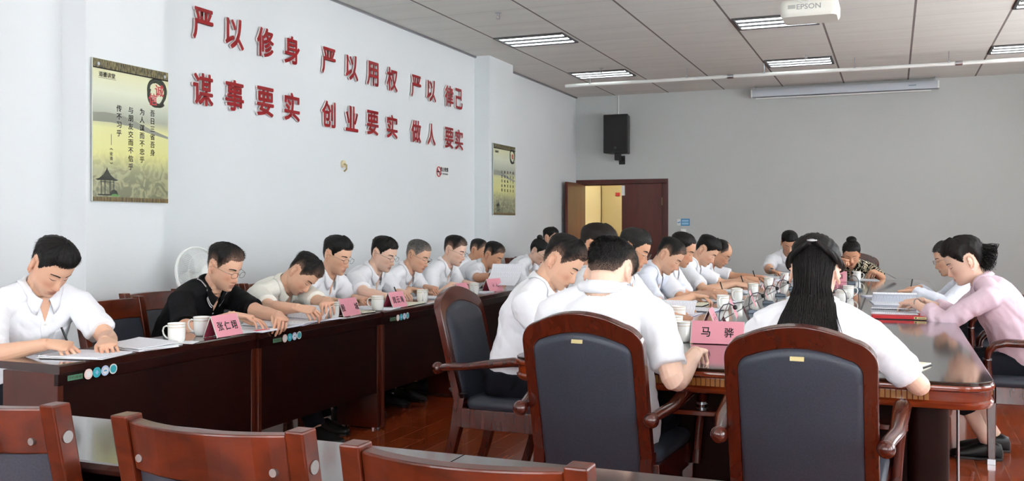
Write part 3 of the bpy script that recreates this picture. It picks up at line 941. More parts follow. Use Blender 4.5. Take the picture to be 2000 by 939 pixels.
# ------------------------------------------------------------------ leather armchairs (arched back, ball-ended arms)
def make_armchair():
    r = thing('armchair', 'x', 'chair')
    W, VL, Z0 = .235, .625, .375
    def outline(w, vtop, crown, rad, n=8):
        half = [(w, 0), (w, vtop - crown - rad)]
        for k in range(1, n + 1):
            a = R(90 * k / n * .86)
            half.append((w - rad + rad * math.cos(a), vtop - crown - rad + rad * math.sin(a)))
        ux, uv = half[-1]
        for k in range(1, 7):
            q = k / 6; half.append((ux * (1 - q), uv + (vtop - uv) * (1 - (1 - q) ** 2)))
        return half + [(-u, v) for u, v in half[-2::-1]]
    def yz(u, v, off):                                  # lay the outline on the raked, slightly hollow back
        ang = R(11)
        y = -.225 - v * math.sin(ang) - .02 * (v / VL) ** 2 * 2 - .012 * (1 - (u / W) ** 2) + off * math.cos(ang)
        return (u, y, Z0 + v * math.cos(ang) + off * math.sin(ang))
    out, inn = outline(W, VL, .04, .085), outline(W - .045, VL - .075, .03, .05)
    f = MB(); n = len(out)
    loops = [[yz(u, v, o) for u, v in L] for L, o in ((out, -.016), (out, .022), (inn, .022), (inn, -.016))]
    vs = [p for L in loops for p in L]; fs = []
    for j in range(n - 1):
        for q in range(4):
            a, b = q, (q + 1) % 4
            fs.append((a * n + j, a * n + j + 1, b * n + j + 1, b * n + j))
    fs += [(0, n, 2 * n, 3 * n), (n - 1, 2 * n - 1, 3 * n - 1, 4 * n - 1)]
    f.add(vs, fs); obj('back_frame', f, M['wood_exec'], r, 40, bevel=.004)
    p = MB()
    rg = []
    c = (0, .30)
    for k, o in ((1.0, -.008), (1.0, -.016), (.965, -.024), (.90, -.028), (.5, -.034), (.0, -.036)):
        rg.append([yz(u * k, c[1] + (v - c[1]) * k, o) for u, v in inn])
    rg = rg[::-1]
    for k, o in ((1.0, .02), (.96, .03), (.85, .04), (.5, .045), (.0, .045)):
        rg.append([yz(u * k, c[1] + (v - c[1]) * k, o) for u, v in inn])
    p.loft(rg, cap=False); bp = obj('back_pad', p, M['leather'], r, 60)
    y, z = yz(0, .525, -.037)[1:]
    tg = obj('tag', MB().box(-.0215, .0215, -.0015, .0, -.007, .007), M['brass'], bp); tg.location = (0, y + .001, z); tg.rotation_euler = (R(-13), 0, 0)
    obj('engraving', MB().box(-.017, .004, -.0021, -.0015, -.002, .002).box(.007, .016, -.0021, -.0015, -.0025, .001), M['pav'], tg)
    for s in (-1, 1):
        q = MB(); rg = []
        for zz, yy, d, w in ((0, -.35, .02, .021), (.15, -.30, .022, .022), (.32, -.255, .026, .023), (.47, -.232, .028, .0235)):
            rg.append([(s * (W - .0235) + a, yy + b, zz) for a, b in ((-w, -d), (w, -d), (w, d), (-w, d))])
        q.loft(rg); o = obj('rear_leg', q, M['wood_exec'], r, bevel=.004)
        q = MB(); rg = []
        for zz, k in ((0, .75), (.34, 1.0)):
            rg.append([(s * (W + .0) + a * k, .235 + b * k, zz) for a, b in ((-.024, -.024), (.024, -.024), (.024, .024), (-.024, .024))])
        q.loft(rg); o = obj('front_leg', q, M['wood_exec'], r, bevel=.004)
        obj('ferrule', MB().box(s * W - .0195, s * W + .0195, .2155, .2545, 0.001, .03), M['metal'], o)
        am = MB()
        am.tube([(s * .257, -.315, .615), (s * .262, -.27, .622), (s * .282, -.17, .632), (s * .286, -.05, .65), (s * .29, .08, .668), (s * .292, .17, .67), (s * .291, .225, .655), (s * .288, .252, .62), (s * .283, .258, .58)],
                [.017, .021, .023, .025, .027, .027, .025, .023, .021], 12, flat=(1.15, .85))
        am.sphere((s * .256, -.335, .612), .029, 14, 9)
        arm = obj('armrest', am, M['wood_exec'], r, 60)
        po = MB(); po.tube([(s * .283, .258, .585), (s * .27, .25, .45), (s * .262, .243, .335)], [.020, .021, .022], 12)
        obj('arm_post', po, M['wood_exec'], r, 60)
        obj('collar', MB().tube([(s * .2835, .2582, .572), (s * .283, .2578, .582)], .0225, 12), M['metal'], arm, 40)
    a = MB(); a.box(-W, W, .215, .25, .33, .425).box(-W, W, -.25, -.215, .33, .425).box(-W - .012, -W + .016, -.215, .215, .33, .425).box(W - .016, W + .012, -.215, .215, .33, .425)
    obj('apron', a, M['wood_exec'], r, bevel=.004)
    s = MB(); s.loft([[(x * k, y * k, z) for x, y in rrect(-.245, .245, -.20, .26, .05, 6)] for z, k in ((.425, .97), (.44, 1), (.455, 1), (.472, .95), (.48, .8), (.483, .4))])
    obj('seat', s, M['leather'], r, 50)
    return r


armchair = Proto(make_armchair())

# ------------------------------------------------------------------ people: tools
def tint_mat(name, rough=0.5, sss=0.0, spec=0.4):
    m = mat(name, '#ffffff', rough, spec=spec)
    a = nd(m, 'ShaderNodeAttribute', attribute_name='tint')
    lk(m, a, 'Color', bsdf(m), 'Base Color')
    if sss:
        bsdf(m).inputs['Subsurface Weight'].default_value = sss
        bsdf(m).inputs['Subsurface Radius'].default_value = (0.012, 0.005, 0.003)
        bsdf(m).inputs['Subsurface Scale'].default_value = 1.0
    return m


def cloth(name, color, rough=0.85, bump=0.35, scale=9.0):
    m = mat(name, color, rough, spec=0.2)
    tc = nd(m, 'ShaderNodeTexCoord')
    mp = nd(m, 'ShaderNodeMapping'); mp.inputs['Scale'].default_value = (1, 1, .55)
    lk(m, tc, 'Object', mp, 'Vector')
    n = nd(m, 'ShaderNodeTexNoise', Scale=scale, Detail=3.0, Distortion=1.2); lk(m, mp, 'Vector', n, 'Vector')
    b = nd(m, 'ShaderNodeBump', Strength=bump, Distance=0.012); lk(m, n, 'Fac', b, 'Height')
    lk(m, b, 'Normal', bsdf(m), 'Normal')
    return m


M['skin'] = tint_mat('skin', 0.48, 0.12)
M['hair'] = tint_mat('hair', 0.55, 0, 0.28)
M['shirt'] = cloth('white shirt cotton', '#eceef3')
M['shirt_cream'] = cloth('off-white shirt cotton', '#ecebe2')
M['shirt_blue'] = cloth('bluish white polo', '#e2e7f3')
M['polo'] = cloth('black polo knit', '#0b0b0e', 0.8, 0.3)
M['blouse'] = cloth('pale pink blouse', '#e2c9d6', 0.7, 0.5, 7.0)
pm = M['floral'] = cloth('black and cream scroll print', '#e5dcc0', 0.75)
tc = nd(pm, 'ShaderNodeTexCoord')
nz_ = nd(pm, 'ShaderNodeTexNoise', Scale=17.0, Detail=0.6, Distortion=2.6); lk(pm, tc, 'Object', nz_, 'Vector')
rp = ramp(pm, nz_, 'Fac', [(.0, '#0e0d0d'), (.48, '#0e0d0d'), (.50, '#e5dcc0'), (.60, '#e5dcc0'), (.62, '#0e0d0d')])
lk(pm, rp, 'Color', bsdf(pm), 'Base Color')
M['trousers'] = cloth('dark navy trousers', '#14161e', 0.85, 0.3)
M['shoe'] = mat('black shoe', '#121214', 0.45)
M['lens'] = mat('spectacle lens', '#ffffff', 0.02)
bsdf(M['lens']).inputs['Transmission Weight'].default_value = 1.0
bsdf(M['lens']).inputs['IOR'].default_value = 1.03
M['wire'] = mat('thin metal spectacle frame', '#8d8a86', 0.25, 0.9)
M['lash'] = mat('lashes', '#1a1210', 0.6)
M['mouth'] = mat('mouth line', '#6d3a32', 0.5)
M['white_line'] = mat('white stripe', '#e9e9ea', 0.7)


def raw(me):
    n = len(me.vertices)
    co = np.empty(n * 3, np.float32); me.vertices.foreach_get('co', co)
    lp = np.empty(len(me.loops), np.int32); me.loops.foreach_get('vertex_index', lp)
    ls = np.empty(len(me.polygons), np.int32); me.polygons.foreach_get('loop_total', ls)
    return co.reshape(-1, 3), lp, ls


def make_mesh(name, co, lp, ls, m, tint=None):
    me = bpy.data.meshes.new(name)
    me.vertices.add(len(co)); me.vertices.foreach_set('co', np.asarray(co, np.float32).ravel())
    me.loops.add(len(lp)); me.loops.foreach_set('vertex_index', np.asarray(lp, np.int32))
    me.polygons.add(len(ls))
    st = np.concatenate([[0], np.cumsum(ls)[:-1]]).astype(np.int32)
    me.polygons.foreach_set('loop_start', st)
    me.update(calc_edges=True)
    me.polygons.foreach_set('use_smooth', [True] * len(ls))
    me.materials.append(m)
    if tint is not None:
        a = me.attributes.new('tint', 'FLOAT_COLOR', 'POINT')
        a.data.foreach_set('color', np.asarray(tint, np.float32).ravel())
    me.validate()
    return me


def remesh(mb, voxel, smooth=2):
    """melt the closed pieces of mb into one skin"""
    me = mb.mesh('skin', [], None)
    o = bpy.data.objects.new('skin', me); COL.objects.link(o)
    r = o.modifiers.new('r', 'REMESH'); r.mode = 'VOXEL'; r.voxel_size = voxel; r.adaptivity = 0
    if smooth:
        s = o.modifiers.new('s', 'SMOOTH'); s.factor = 0.5; s.iterations = smooth
    dg = bpy.context.evaluated_depsgraph_get()
    ev = o.evaluated_get(dg); em = ev.to_mesh()
    out = raw(em)
    ev.to_mesh_clear()
    bpy.data.objects.remove(o); bpy.data.meshes.remove(me)
    return out


def join_raw(parts):
    co, lp, ls, k = [], [], [], 0
    for c, l, s in parts:
        co.append(c); lp.append(l + k); ls.append(s); k += len(c)
    return np.concatenate(co), np.concatenate(lp), np.concatenate(ls)


def normals(co, lp, ls):
    """vertex normals of an all-quad mesh"""
    q = lp.reshape(-1, 4)
    n = np.cross(co[q[:, 2]] - co[q[:, 0]], co[q[:, 3]] - co[q[:, 1]])
    vn = np.zeros_like(co)
    for k in range(4):
        np.add.at(vn, q[:, k], n)
    return vn / (np.linalg.norm(vn, axis=1, keepdims=True) + 1e-9)


def wrinkle(co, seed, f=18.0):
    rg = np.random.default_rng(seed)
    d = np.zeros(len(co))
    p = co.astype(np.float64)
    for k in range(5):
        a, b = rg.normal(size=3), rg.normal(size=3)
        a /= np.linalg.norm(a); b /= np.linalg.norm(b)
        w = np.sin(p @ b * f * 1.3 + rg.uniform(0, 6)) * 1.4
        d += np.maximum(0, np.sin(p @ a * f * (1.4 + .8 * k) + w + rg.uniform(0, 6))) ** 3 / (1 + .5 * k)
    return d


def ell(c, u, w, ru, rw_f, rw_b=None, n=20, e=1.0):
    """one cross-section: u lateral axis, w forward axis"""
    rw_b = rw_f if rw_b is None else rw_b
    pts = []
    for k in range(n):
        a = 2 * math.pi * k / n
        s, co = math.sin(a), math.cos(a)
        ss, cc = math.copysign(abs(s) ** e, s), math.copysign(abs(co) ** e, co)
        pts.append(c + u * (ru * ss) + w * ((rw_f if co > 0 else rw_b) * cc))
    return pts


# ------------------------------------------------------------------ heads
HT = np.array([  # height, half width, front, back
    (-.1150, .014, .066, -.040), (-.1120, .026, .080, -.018), (-.1040, .037, .088, -.004), (-.0920, .047, .091, .014),
    (-.0780, .055, .0915, .030), (-.0600, .0615, .092, .050), (-.0420, .067, .092, .066), (-.0200, .071, .092, .082),
    (.0000, .0735, .0915, .091), (.0250, .076, .0955, .098), (.0500, .077, .0955, .101), (.0750, .0745, .089, .097),
    (.0930, .067, .077, .086), (.1070, .055, .060, .070), (.1170, .039, .041, .049), (.1230, .022, .022, .027), (.1250, .006, .006, .007)])


def head_base(phi, z, wide=1.0):
    w, f, b = (np.interp(z, HT[:, 0], HT[:, k]) for k in (1, 2, 3))
    s, c = np.sin(phi), np.cos(phi)
    e = 0.92
    x = w * wide * np.sign(s) * np.abs(s) ** e
    y = np.where(c > 0, f, b) * np.sign(c) * np.abs(c) ** e
    return x, y


def head_pts(nz, na, wide=1.0):
    t = np.linspace(0.02, .985, nz)
    z = -.115 + .24 * (1 - np.cos(math.pi * t)) / 2
    phi = np.linspace(-math.pi, math.pi, na, endpoint=False)
    P, Z = np.meshgrid(phi, z)
    X, Y = head_base(P, Z, wide)
    return P, X, Y, Z


def features(X, Y, Z, nose=1.0, chub=0.0):
    g = lambda v, c, s: np.exp(-((v - c) / s) ** 2)
    ax = np.abs(X)
    fr = np.clip(Y / .03, 0, 1)
    N = np.interp(Z, [-.054, -.049, -.044, -.036, -.015, .004, .022], [0, .007, .017, .022, .013, .005, 0]) * nose
    sx = np.interp(Z, [-.05, -.042, -.03, .0, .02], [.015, .0155, .0115, .0085, .010])
    d = N * np.exp(-(ax / sx) ** 2.4)
    d -= .0095 * g(ax, .031, .017) * g(Z, .011, .012)
    d += .0065 * g(ax, .032, .012) * g(Z, .005, .0085)
    d += .0030 * g(ax, .030, .022) * g(Z, .028, .008)
    d += .0040 * g(ax, .043, .020) * g(Z, -.022, .020)
    d += .0040 * g(X, 0, .028) * g(Z, -.066, .016)
    d += .0036 * g(X, 0, .018) * g(Z, -.0625, .0050)
    d += .0046 * g(X, 0, .016) * g(Z, -.0745, .0058)
    d -= .0040 * g(X, 0, .022) * g(Z, -.0682, .0026)
    d -= .0030 * g(X, 0, .020) * g(Z, -.0870, .0055)
    d += .0045 * g(X, 0, .017) * g(Z, -.1000, .0100)
    d -= .0016 * g(ax - (-.6 * (Z + .045) + .022), 0, .004) * g(Z, -.052, .016)
    Yn = Y + d * fr
    Xn = X + np.sign(X) * chub * .010 * g(Z, -.055, .035)
    return Xn, Yn


def grid_mb(X, Y, Z, lo=None, hi=None):
    """closed lat-long skin with two poles"""
    nz, na = X.shape
    mb = MB()
    vs = np.stack([X, Y, Z], -1).reshape(-1, 3).tolist()
    vs.append(lo if lo is not None else (float(X[0].mean()), float(Y[0].mean()), float(Z[0].mean()) - .0005))
    vs.append(hi if hi is not None else (float(X[-1].mean()), float(Y[-1].mean()), float(Z[-1].mean()) + .0008))
    fs = []
    for i in range(nz - 1):
        for j in range(na):
            k = (j + 1) % na
            fs.append((i * na + j, i * na + k, (i + 1) * na + k, (i + 1) * na + j))
    L, H = nz * na, nz * na + 1
    for j in range(na):
        k = (j + 1) % na
        fs.append((L, k, j)); fs.append((H, (nz - 1) * na + j, (nz - 1) * na + k))
    return mb.add(vs, fs)


def ear_mb(mb, s, mt):
    c = Vector((s * .076, -.014, -.006))
    rot = Matrix.Rotation(R(-s * 28), 3, 'Z') @ Matrix.Rotation(R(12), 3, 'X')
    P = lambda y, z, o=0: mt @ (c + rot @ Vector((s * o, y, z)))
    rim = [P(-.002 + .018 * math.cos(a) * (.85 if math.sin(a) < 0 else 1), .004 + .031 * math.sin(a), .006 + .004 * (a > 1.5)) for a in [R(20 + 250 * k / 18) for k in range(19)]]
    mb.tube(rim, [.0040] + [.0048] * 17 + [.0052], 8)
    sh = MB(); sh.sphere((0, 0, 0), 1, 14, 8)
    mb.add([P(-.003 + .016 * v[1], .001 + .028 * v[2], .0035 + .0045 * v[0]) for v in sh.v], sh.f)
    mb.add([P(.004 + .008 * v[1], -.027 + .010 * v[2], .0035 + .0048 * v[0]) for v in sh.v], sh.f)
    mb.add([P(.012 + .004 * v[1], -.004 + .007 * v[2], .005 + .004 * v[0]) for v in sh.v], sh.f)


HL_A = np.radians([0, 22, 40, 55, 68, 75, 82, 87, 92, 106, 118, 128, 150, 180])
HL_Z = np.array([.000, .001, .003, -.020, -.040, -.060, -.066, -.040, -.032, -.028, -.050, -.098, -.128, -.133])   # relative to the front line at +.075


def hair_thick(phi, z, st):
    a = np.abs(phi)
    line = np.interp(a, HL_A, HL_Z) + np.interp(a, [0, R(60), R(80)], [st.get('line', .075), st.get('line', .075) * .4 + .045, .075]) + st.get('nape', 0) * (a > R(125))
    line = line + .0022 * np.sin(phi * 41 + st['seed']) + .0014 * np.sin(phi * 77 + 2)
    mk = np.clip((z - line + .003) / .007, 0, 1)
    mk = mk * mk * (3 - 2 * mk)
    tp = np.clip((z - .03) / .06, 0, 1); tp = tp * tp * (3 - 2 * tp)
    th = st.get('side', .006) * (1 - tp) + st.get('top', .02) * tp
    th = th + st.get('front', .0) * np.exp(-(a / .7) ** 2) * np.clip((z - .06) / .03, 0, 1)
    th = th + st.get('back', .0) * np.exp(-((a - math.pi) / .9) ** 2) * np.clip((z + .03) / .05, 0, 1)
    if st.get('bald'):
        th = th * (1 - st['bald'] * np.exp(-(a / 1.0) ** 2) * np.clip((z - .07) / .02, 0, 1))
        mk = mk * (1 - st['bald'] * np.exp(-(a / .9) ** 2) * np.clip((z - .07) / .02, 0, 1))
    fade = np.clip((z - line) / .05, 0, 1)
    th = th * (.30 + .70 * np.clip((z - line) / .045, 0, 1))
    return th, mk, fade


def hair_cap(st, wide, near):
    nz, na = (70, 110) if near else (48, 72)
    P, X, Y, Z = head_pts(nz, na, wide)
    th, mk, fade = hair_thick(P, Z, st)
    nx, ny, nzv = X / .077 ** 2, Y / .095 ** 2, (Z - .0) / .115 ** 2 * .9
    nzv = np.where(Z < .02, nzv * .2, nzv)
    nl = np.sqrt(nx ** 2 + ny ** 2 + nzv ** 2) + 1e-9
    sd = st['seed']
    nse = np.sin(P * 23 + Z * 90 + sd) * .35 + np.sin(P * 47 - Z * 150 + 2 * sd) * .25 + np.sin(P * 11 + Z * 210 + 3 * sd) * .25
    d = th * (1 + .16 * nse) * mk - .006 * (1 - mk)
    Xh, Yh, Zh = X + nx / nl * d, Y + ny / nl * d, Z + nzv / nl * d
    col = np.array(lin(st.get('color', '#0d0b0b'))[:3])
    skin = np.array(lin(st.get('stubble', '#5a463a'))[:3])
    f = np.clip(fade * (1.2 if st.get('fade') else 5) + (0 if st.get('fade') else .25), 0, 1)[..., None]
    C = skin * (1 - f) + col * f
    if st.get('grey'):
        gr = np.array(lin('#8f8d8a')[:3]); k = (st['grey'] * np.random.default_rng(sd).uniform(.35, 1, P.shape) * np.clip(1.3 - Z / .13, .25, 1))[..., None]
        C = C * (1 - k) + gr * k
    mb = grid_mb(Xh, Yh, Zh)
    C = np.concatenate([C.reshape(-1, 3), C.reshape(-1, 3)[:1], C.reshape(-1, 3)[-1:]])
    return mb, np.concatenate([C, np.ones((len(C), 1))], 1)


def strands(st, wide, n, rng):
    """short tapered locks standing on the cap"""
    mb, tint = MB(), []
    col = np.array(lin(st.get('color', '#0d0b0b')))
    gr = np.array(lin('#7a7774'))
    tries = 0
    while n > 0 and tries < 60000:
        tries += 1
        phi = rng.uniform(-math.pi, math.pi); z = .125 * (1 - rng.uniform(0, 1) ** 1.6 * 1.6)
        x, y = head_base(np.array(phi), np.array(z), wide)
        th, mk, fade = hair_thick(np.array(phi), np.array(z), st)
        if mk < .85 or float(fade) < .1: continue
        x, y, th = float(x), float(y), float(th)
        N = Vector((x / .077 ** 2, y / .095 ** 2, z / .115 ** 2 * (.9 if z > .02 else .2))).normalized()
        p = Vector((x, y, z)) + N * th * .6
        flow = Vector((x * .8, y + .05, -.02 if z > .06 else -.12))
        if st.get('sweep'): flow = flow + Vector((st['sweep'] * .1, 0, 0)) * (z > .05)
        if abs(phi) < 1.1 and z > .045 and st.get('lift', .35) > .1: flow = Vector((x * .6 + st.get('sweep', .01), .11, .03))
        flow = (flow - N * flow.dot(N) * .6).normalized()
        T = (flow + N * st.get('lift', .35) * rng.uniform(.4, 1.5) + Vector(rng.normal(size=3)) * .18).normalized()
        L = (.006 + th * .95) * rng.uniform(.7, 1.25)
        wv = T.cross(N).normalized() * rng.uniform(.0004, .0009)
        q = p + T * L * .55 + N * .0006; e = p + T * L - N * L * .12
        mb.add([p - wv, p + wv, q + wv * .7, q - wv * .7, e], [(0, 1, 2, 3), (3, 2, 4)])
        c = gr if rng.uniform() < st.get('grey', 0) * .6 else col * rng.uniform(.7, 1.8)
        tint += [c] * 5
        n -= 1
    t = np.array(tint); t[:, 3] = 1
    return mb, t


def lock(mb, tint, pts, w, col, rng, roll=0.0):
    """one long tapered lock as a slim three-sided tube"""
    rad = [w * (.7 + .3 * min(1, k * .5)) * (1 - .75 * max(0, k / (len(pts) - 1) - .6) / .4) for k in range(len(pts))]
    n0 = len(mb.v)
    mb.tube(pts, rad, 3, flat=(1.5, .7))
    c = np.array(col) * rng.uniform(.6, 1.7); c[3] = 1
    tint += [c] * (len(mb.v) - n0)


def strip(bvh, xs, zc, hh, off):
    """thin patch lying on the face"""
    mb = MB(); rows = []
    for x, z, h in zip(xs, zc, hh):
        col = []
        for k in (-1, 0, 1):
            zz = z + k * h
            hit = bvh.ray_cast(Vector((x, .3, zz)), Vector((0, -1, 0)))[0]
            y = hit.y if hit else .08
            col.append((x, y + off * (1 if k == 0 else .4), zz))
        rows.append(col)
    n = len(rows); vs = [p for r in rows for p in r]
    fs = [(i * 3 + k, i * 3 + 3 + k, i * 3 + 4 + k, i * 3 + 1 + k) for i in range(n - 1) for k in (0, 1)]
    return mb.add(vs, fs)


# ------------------------------------------------------------------ hands
POSE = {'flat': ((12, 22, 14), (14, 24, 14), (18, 26, 16), (24, 30, 18), 0.35),
        'rest': ((26, 40, 26), (30, 44, 28), (34, 48, 30), (40, 50, 32), 0.45),
        'fist': ((58, 78, 48), (62, 82, 50), (66, 84, 50), (70, 82, 50), 0.9),
        'pen': ((42, 46, 22), (50, 56, 30), (60, 66, 36), (66, 70, 40), 0.85),
        'pinch': ((40, 42, 18), (46, 46, 22), (54, 56, 30), (58, 60, 34), 0.95)}
FING = ((.088, .0285, (.043, .026, .021), .0086), (.093, .0095, (.047, .029, .022), .0089), (.089, -.0100, (.043, .027, .022), .0084), (.080, -.0285, (.034, .021, .019), .0075))


def hand(mb, mt, pose, k=1.0):
    """right-handed frame: x to the fingertips, y to the thumb, z out of the back of the hand"""
    cur = POSE[pose]
    X = lambda p: mt @ (Vector(p) * k)
    rg = []
    for x, hw, ht in ((-.03, .023, .0175), (0, .026, .0175), (.02, .033, .0168), (.05, .039, .0150), (.075, .0405, .0135), (.092, .038, .0115), (.1, .032, .0075)):
        rg.append([X((x, hw * math.copysign(abs(math.cos(a)) ** .85, math.cos(a)), ht * math.sin(a) + .002)) for a in [2 * math.pi * q / 18 for q in range(18)]])
    mb.loft(rg)
    for i, (bx, by, ln, r) in enumerate(FING):
        a = 0; sp = R((6, 1.5, -3, -9)[i])
        p = Vector((bx - .012, by, -.001)); pts = [p.copy()]; rad = [r * 1.02]
        for q in range(3):
            a += R(cur[i][q])
            d = Vector((math.cos(a) * math.cos(sp), math.cos(a) * math.sin(sp), -math.sin(a)))
            L = ln[q] + (.012 if q == 0 else 0)
            pts.append(p + d * L * .5); rad.append(r * (1 - .09 * q) * .97)
            p = p + d * L; pts.append(p.copy()); rad.append(r * (1 - .10 * (q + .4)) * (1.0 if q < 2 else .72))
        pts.append(p + d * .003); rad.append(r * .35)
        mb.tube([X(v) for v in pts], [v * k for v in rad], 9)
    c = cur[4]
    t = [(.004, .018, -.004), (.030, .036, -.010 - .006 * c), (.060, .051 - .020 * c, -.020 - .014 * c), (.085, .054 - .036 * c, -.026 - .022 * c), (.103, .050 - .046 * c, -.028 - .026 * c), (.106, .049 - .047 * c, -.029 - .026 * c)]
    mb.tube([X(v) for v in t], [v * k for v in (.013, .0135, .0108, .0098, .0078, .003)], 10)


# ------------------------------------------------------------------ the figure
SKIN = {'b': '#deb094', 'c': '#d09d7e', 'f': '#e9c3ad'}


def person(label, head, face, hp=30, hy=0, hr=0, side=0, rh=None, lh=None, rpose='rest', lpose='rest', hair=None, skin='b', shirt='shirt', sleeve='short',
           near=False, front=True, glasses=False, fat=1.0, wide=1.0, chub=0.0, untuck=False, woman=False, feet=(.0, .0), hs=1.0, crop=1.0, seed=1, nose=1.15, twist=0, sit=.545, pole_v=(.75, -.25, -.65), neck=.085, reach=.40, legs=True, polo=False, far=False):
    rng = np.random.default_rng(seed)
    hair = dict(hair or {}); hair['seed'] = seed
    rot = R(face - 90)
    vox = .0032 if near else (.0046 if far else .0038)
    sk = np.array(lin(SKIN[skin]))
    Lsp = .50

    def spine_of(lean):
        def ang(s): return R(lean * (.45 + .85 * s / Lsp) + 8 * s / Lsp)
        def at(s):
            if s <= 0: return Vector((0, 0, sit + s))
            p = Vector((0, 0, sit)); n = 12
            for k in range(n):
                a = ang(s * (k + .5) / n)
                p = p + Vector((0, math.sin(a), math.cos(a))) * (s / n)
            tl = math.tan(R(side)) * (p.z - sit)
            p.x += tl
            return p
        return ang, at

    def head_of(lean):
        ang, at = spine_of(lean)
        le = math.degrees(ang(Lsp))
        na = R(min(62, .55 * le + .32 * hp))
        B = at(Lsp)
        nd_ = Vector((math.sin(R(side)) * .6, math.sin(na), math.cos(na))).normalized()
        T = B + nd_ * neck
        Hr = Matrix.Rotation(R(hy), 3, 'Z') @ Matrix.Rotation(R(-hp), 3, 'X') @ Matrix.Rotation(R(hr), 3, 'Y')
        return ang, at, B, nd_, T, Hr, T + Hr @ Vector((0, .016, .052)) * hs

    lo_, hi_ = -6.0, 60.0
    for _ in range(30):
        mid = (lo_ + hi_) / 2
        if head_of(mid)[6].z > head[2]: lo_ = mid
        else: hi_ = mid
    lean = (lo_ + hi_) / 2
    ang, at, B, nvec, T, Hr, Hc = head_of(lean)
    hz = Hc.z
    wrot = Matrix.Rotation(rot, 3, 'Z')
    off = wrot @ Vector((Hc.x, Hc.y, 0))
    origin = Vector((head[0] - off.x, head[1] - off.y, 0))
    root = thing('person', label, 'person', origin, rot)
    inv = Matrix.Translation(origin) @ wrot.to_4x4()
    inv = inv.inverted()
    U = Vector((1, 0, 0))
    fw = lambda s: Vector((0, math.cos(ang(max(0, s))), -math.sin(ang(max(0, s)))))
    HM = Matrix.Translation(Hc) @ Hr.to_4x4() @ Matrix.Scale(hs, 4)

    # ---- arms by two-bone reach
    sw = (.175 if woman else .192) * (.5 + .5 * fat)
    arms = []
    for sg, tgt, pose in ((1, rh, rpose), (-1, lh, lpose)):
        S = at(.425) + U * sg * sw + fw(.42) * .012
        if tgt is None:
            W_ = at(.0) + Vector((sg * .12, reach, .255 - .0))
            W_.z = .79
            hd = Vector((-sg * .35, 1, -.1)).normalized()
        else:
            W_ = inv @ Vector(tgt[:3])
            hd = W_ - S; hd.z = 0; hd.normalize()
            hd = (Matrix.Rotation(R(tgt[3] if len(tgt) > 3 else sg * 22), 3, 'Z') @ hd)
            hd.z = -.12; hd.normalize()
        wr = W_ - hd * .06 + Vector((0, 0, .008))
        d = wr - S; L1, L2 = .285, .255
        if d.length > L1 + L2 - .012:
            mv = min(.09, d.length - (L1 + L2 - .012)); S = S + d.normalized() * mv
            d = wr - S
            if d.length > L1 + L2 - .012:
                wr = S + d.normalized() * (L1 + L2 - .012); d = wr - S
        dl = d.length; dn = d.normalized()
        ca = (L1 ** 2 + dl ** 2 - L2 ** 2) / (2 * L1 * dl); ca = max(-1, min(1, ca))
        pv_ = pole_v if not isinstance(pole_v[0], tuple) else pole_v[0 if sg > 0 else 1]
        pole = Vector((sg * pv_[0], pv_[1], pv_[2])); pole = (pole - dn * pole.dot(dn)).normalized()
        E_ = S + dn * L1 * ca + pole * L1 * math.sqrt(1 - ca * ca)
        if tgt is not None and len(tgt) > 4: hd = ((wr - E_).normalized() * (1 - tgt[4]) + hd * tgt[4]).normalized()
        arms.append((sg, S, E_, wr, hd, pose))

    # ---- skin: head and neck
    parts, tints = [], []
    mb = MB()
    P_, X_, Y_, Z_ = head_pts(76, 104, wide) if not far else head_pts(60, 80, wide)
    Xf, Yf = features(X_, Y_, Z_, nose, chub)
    hg = grid_mb(Xf, Yf, Z_)
    fbvh = BVHTree.FromPolygons([Vector(v) for v in hg.v], hg.f)
    mb.add([HM @ Vector(v) for v in hg.v], hg.f)
    for s in (-1, 1): ear_mb(mb, s, HM)
    nk = []
    nr = .050 if woman else .057 * (.4 + .6 * fat)
    fN = Vector((0, nvec.z, -nvec.y)).normalized()
    for k, (q, r1, r2) in enumerate(((-.09, .085, .045), (-.055, .078, .050), (-.025, .066, .056), (.0, nr * 1.12, nr * 1.1), (.03, nr, nr), (.07, nr * .98, nr), (.10, nr * .95, nr * 1.0), (.13, nr * .8, nr * .85))):
        c = B + nvec * q
        if q > .06: c = c.lerp(T + Hr @ Vector((0, .0, q - .085)), (q - .06) / .07)
        if q < 0: c = c - fw(.5) * .012
        nk.append(ell(c, U, fN, r1, r2, r2, 20))
    mb.loft(nk)
    h = remesh(mb, vox, 2)
    hl = (np.asarray(h[0]) - np.array(Hc)) @ np.array(Hr) / hs
    t = np.tile(sk, (len(hl), 1))
    g = lambda v, c, s: np.exp(-((v - c) / s) ** 2)
    fr = (hl[:, 1] > .03)
    red = np.array(lin('#b5684f'))
    k = (.42 * g(np.abs(hl[:, 0]), .04, .024) * g(hl[:, 2], -.03, .022) + .4 * g(hl[:, 0], 0, .016) * g(hl[:, 2], -.038, .012)) * fr + .35 * (np.abs(hl[:, 0]) > .0815) * (np.abs(hl[:, 2]) < .05)
    t = t * (1 - k[:, None]) + red * k[:, None]
    lipc = np.array(lin('#a5544c' if woman else '#9a5a4e'))
    k = np.clip(1.25 - ((hl[:, 0] / .025) ** 2 + ((hl[:, 2] + .0685) / .0115) ** 2), 0, 1) * .8 * (hl[:, 1] > .07)
    t = t * (1 - k[:, None]) + lipc * k[:, None]
    if not woman:                                       # shaved beard and temples
        k = .22 * np.clip((-.05 - hl[:, 2]) / .02, 0, 1) * (hl[:, 1] > .02) * (hl[:, 2] > -.125)
        t = t * (1 - k[:, None]) + np.array(lin('#8a7060')) * k[:, None]
    t[:, 3] = 1
    parts.append(h); tints.append(t)

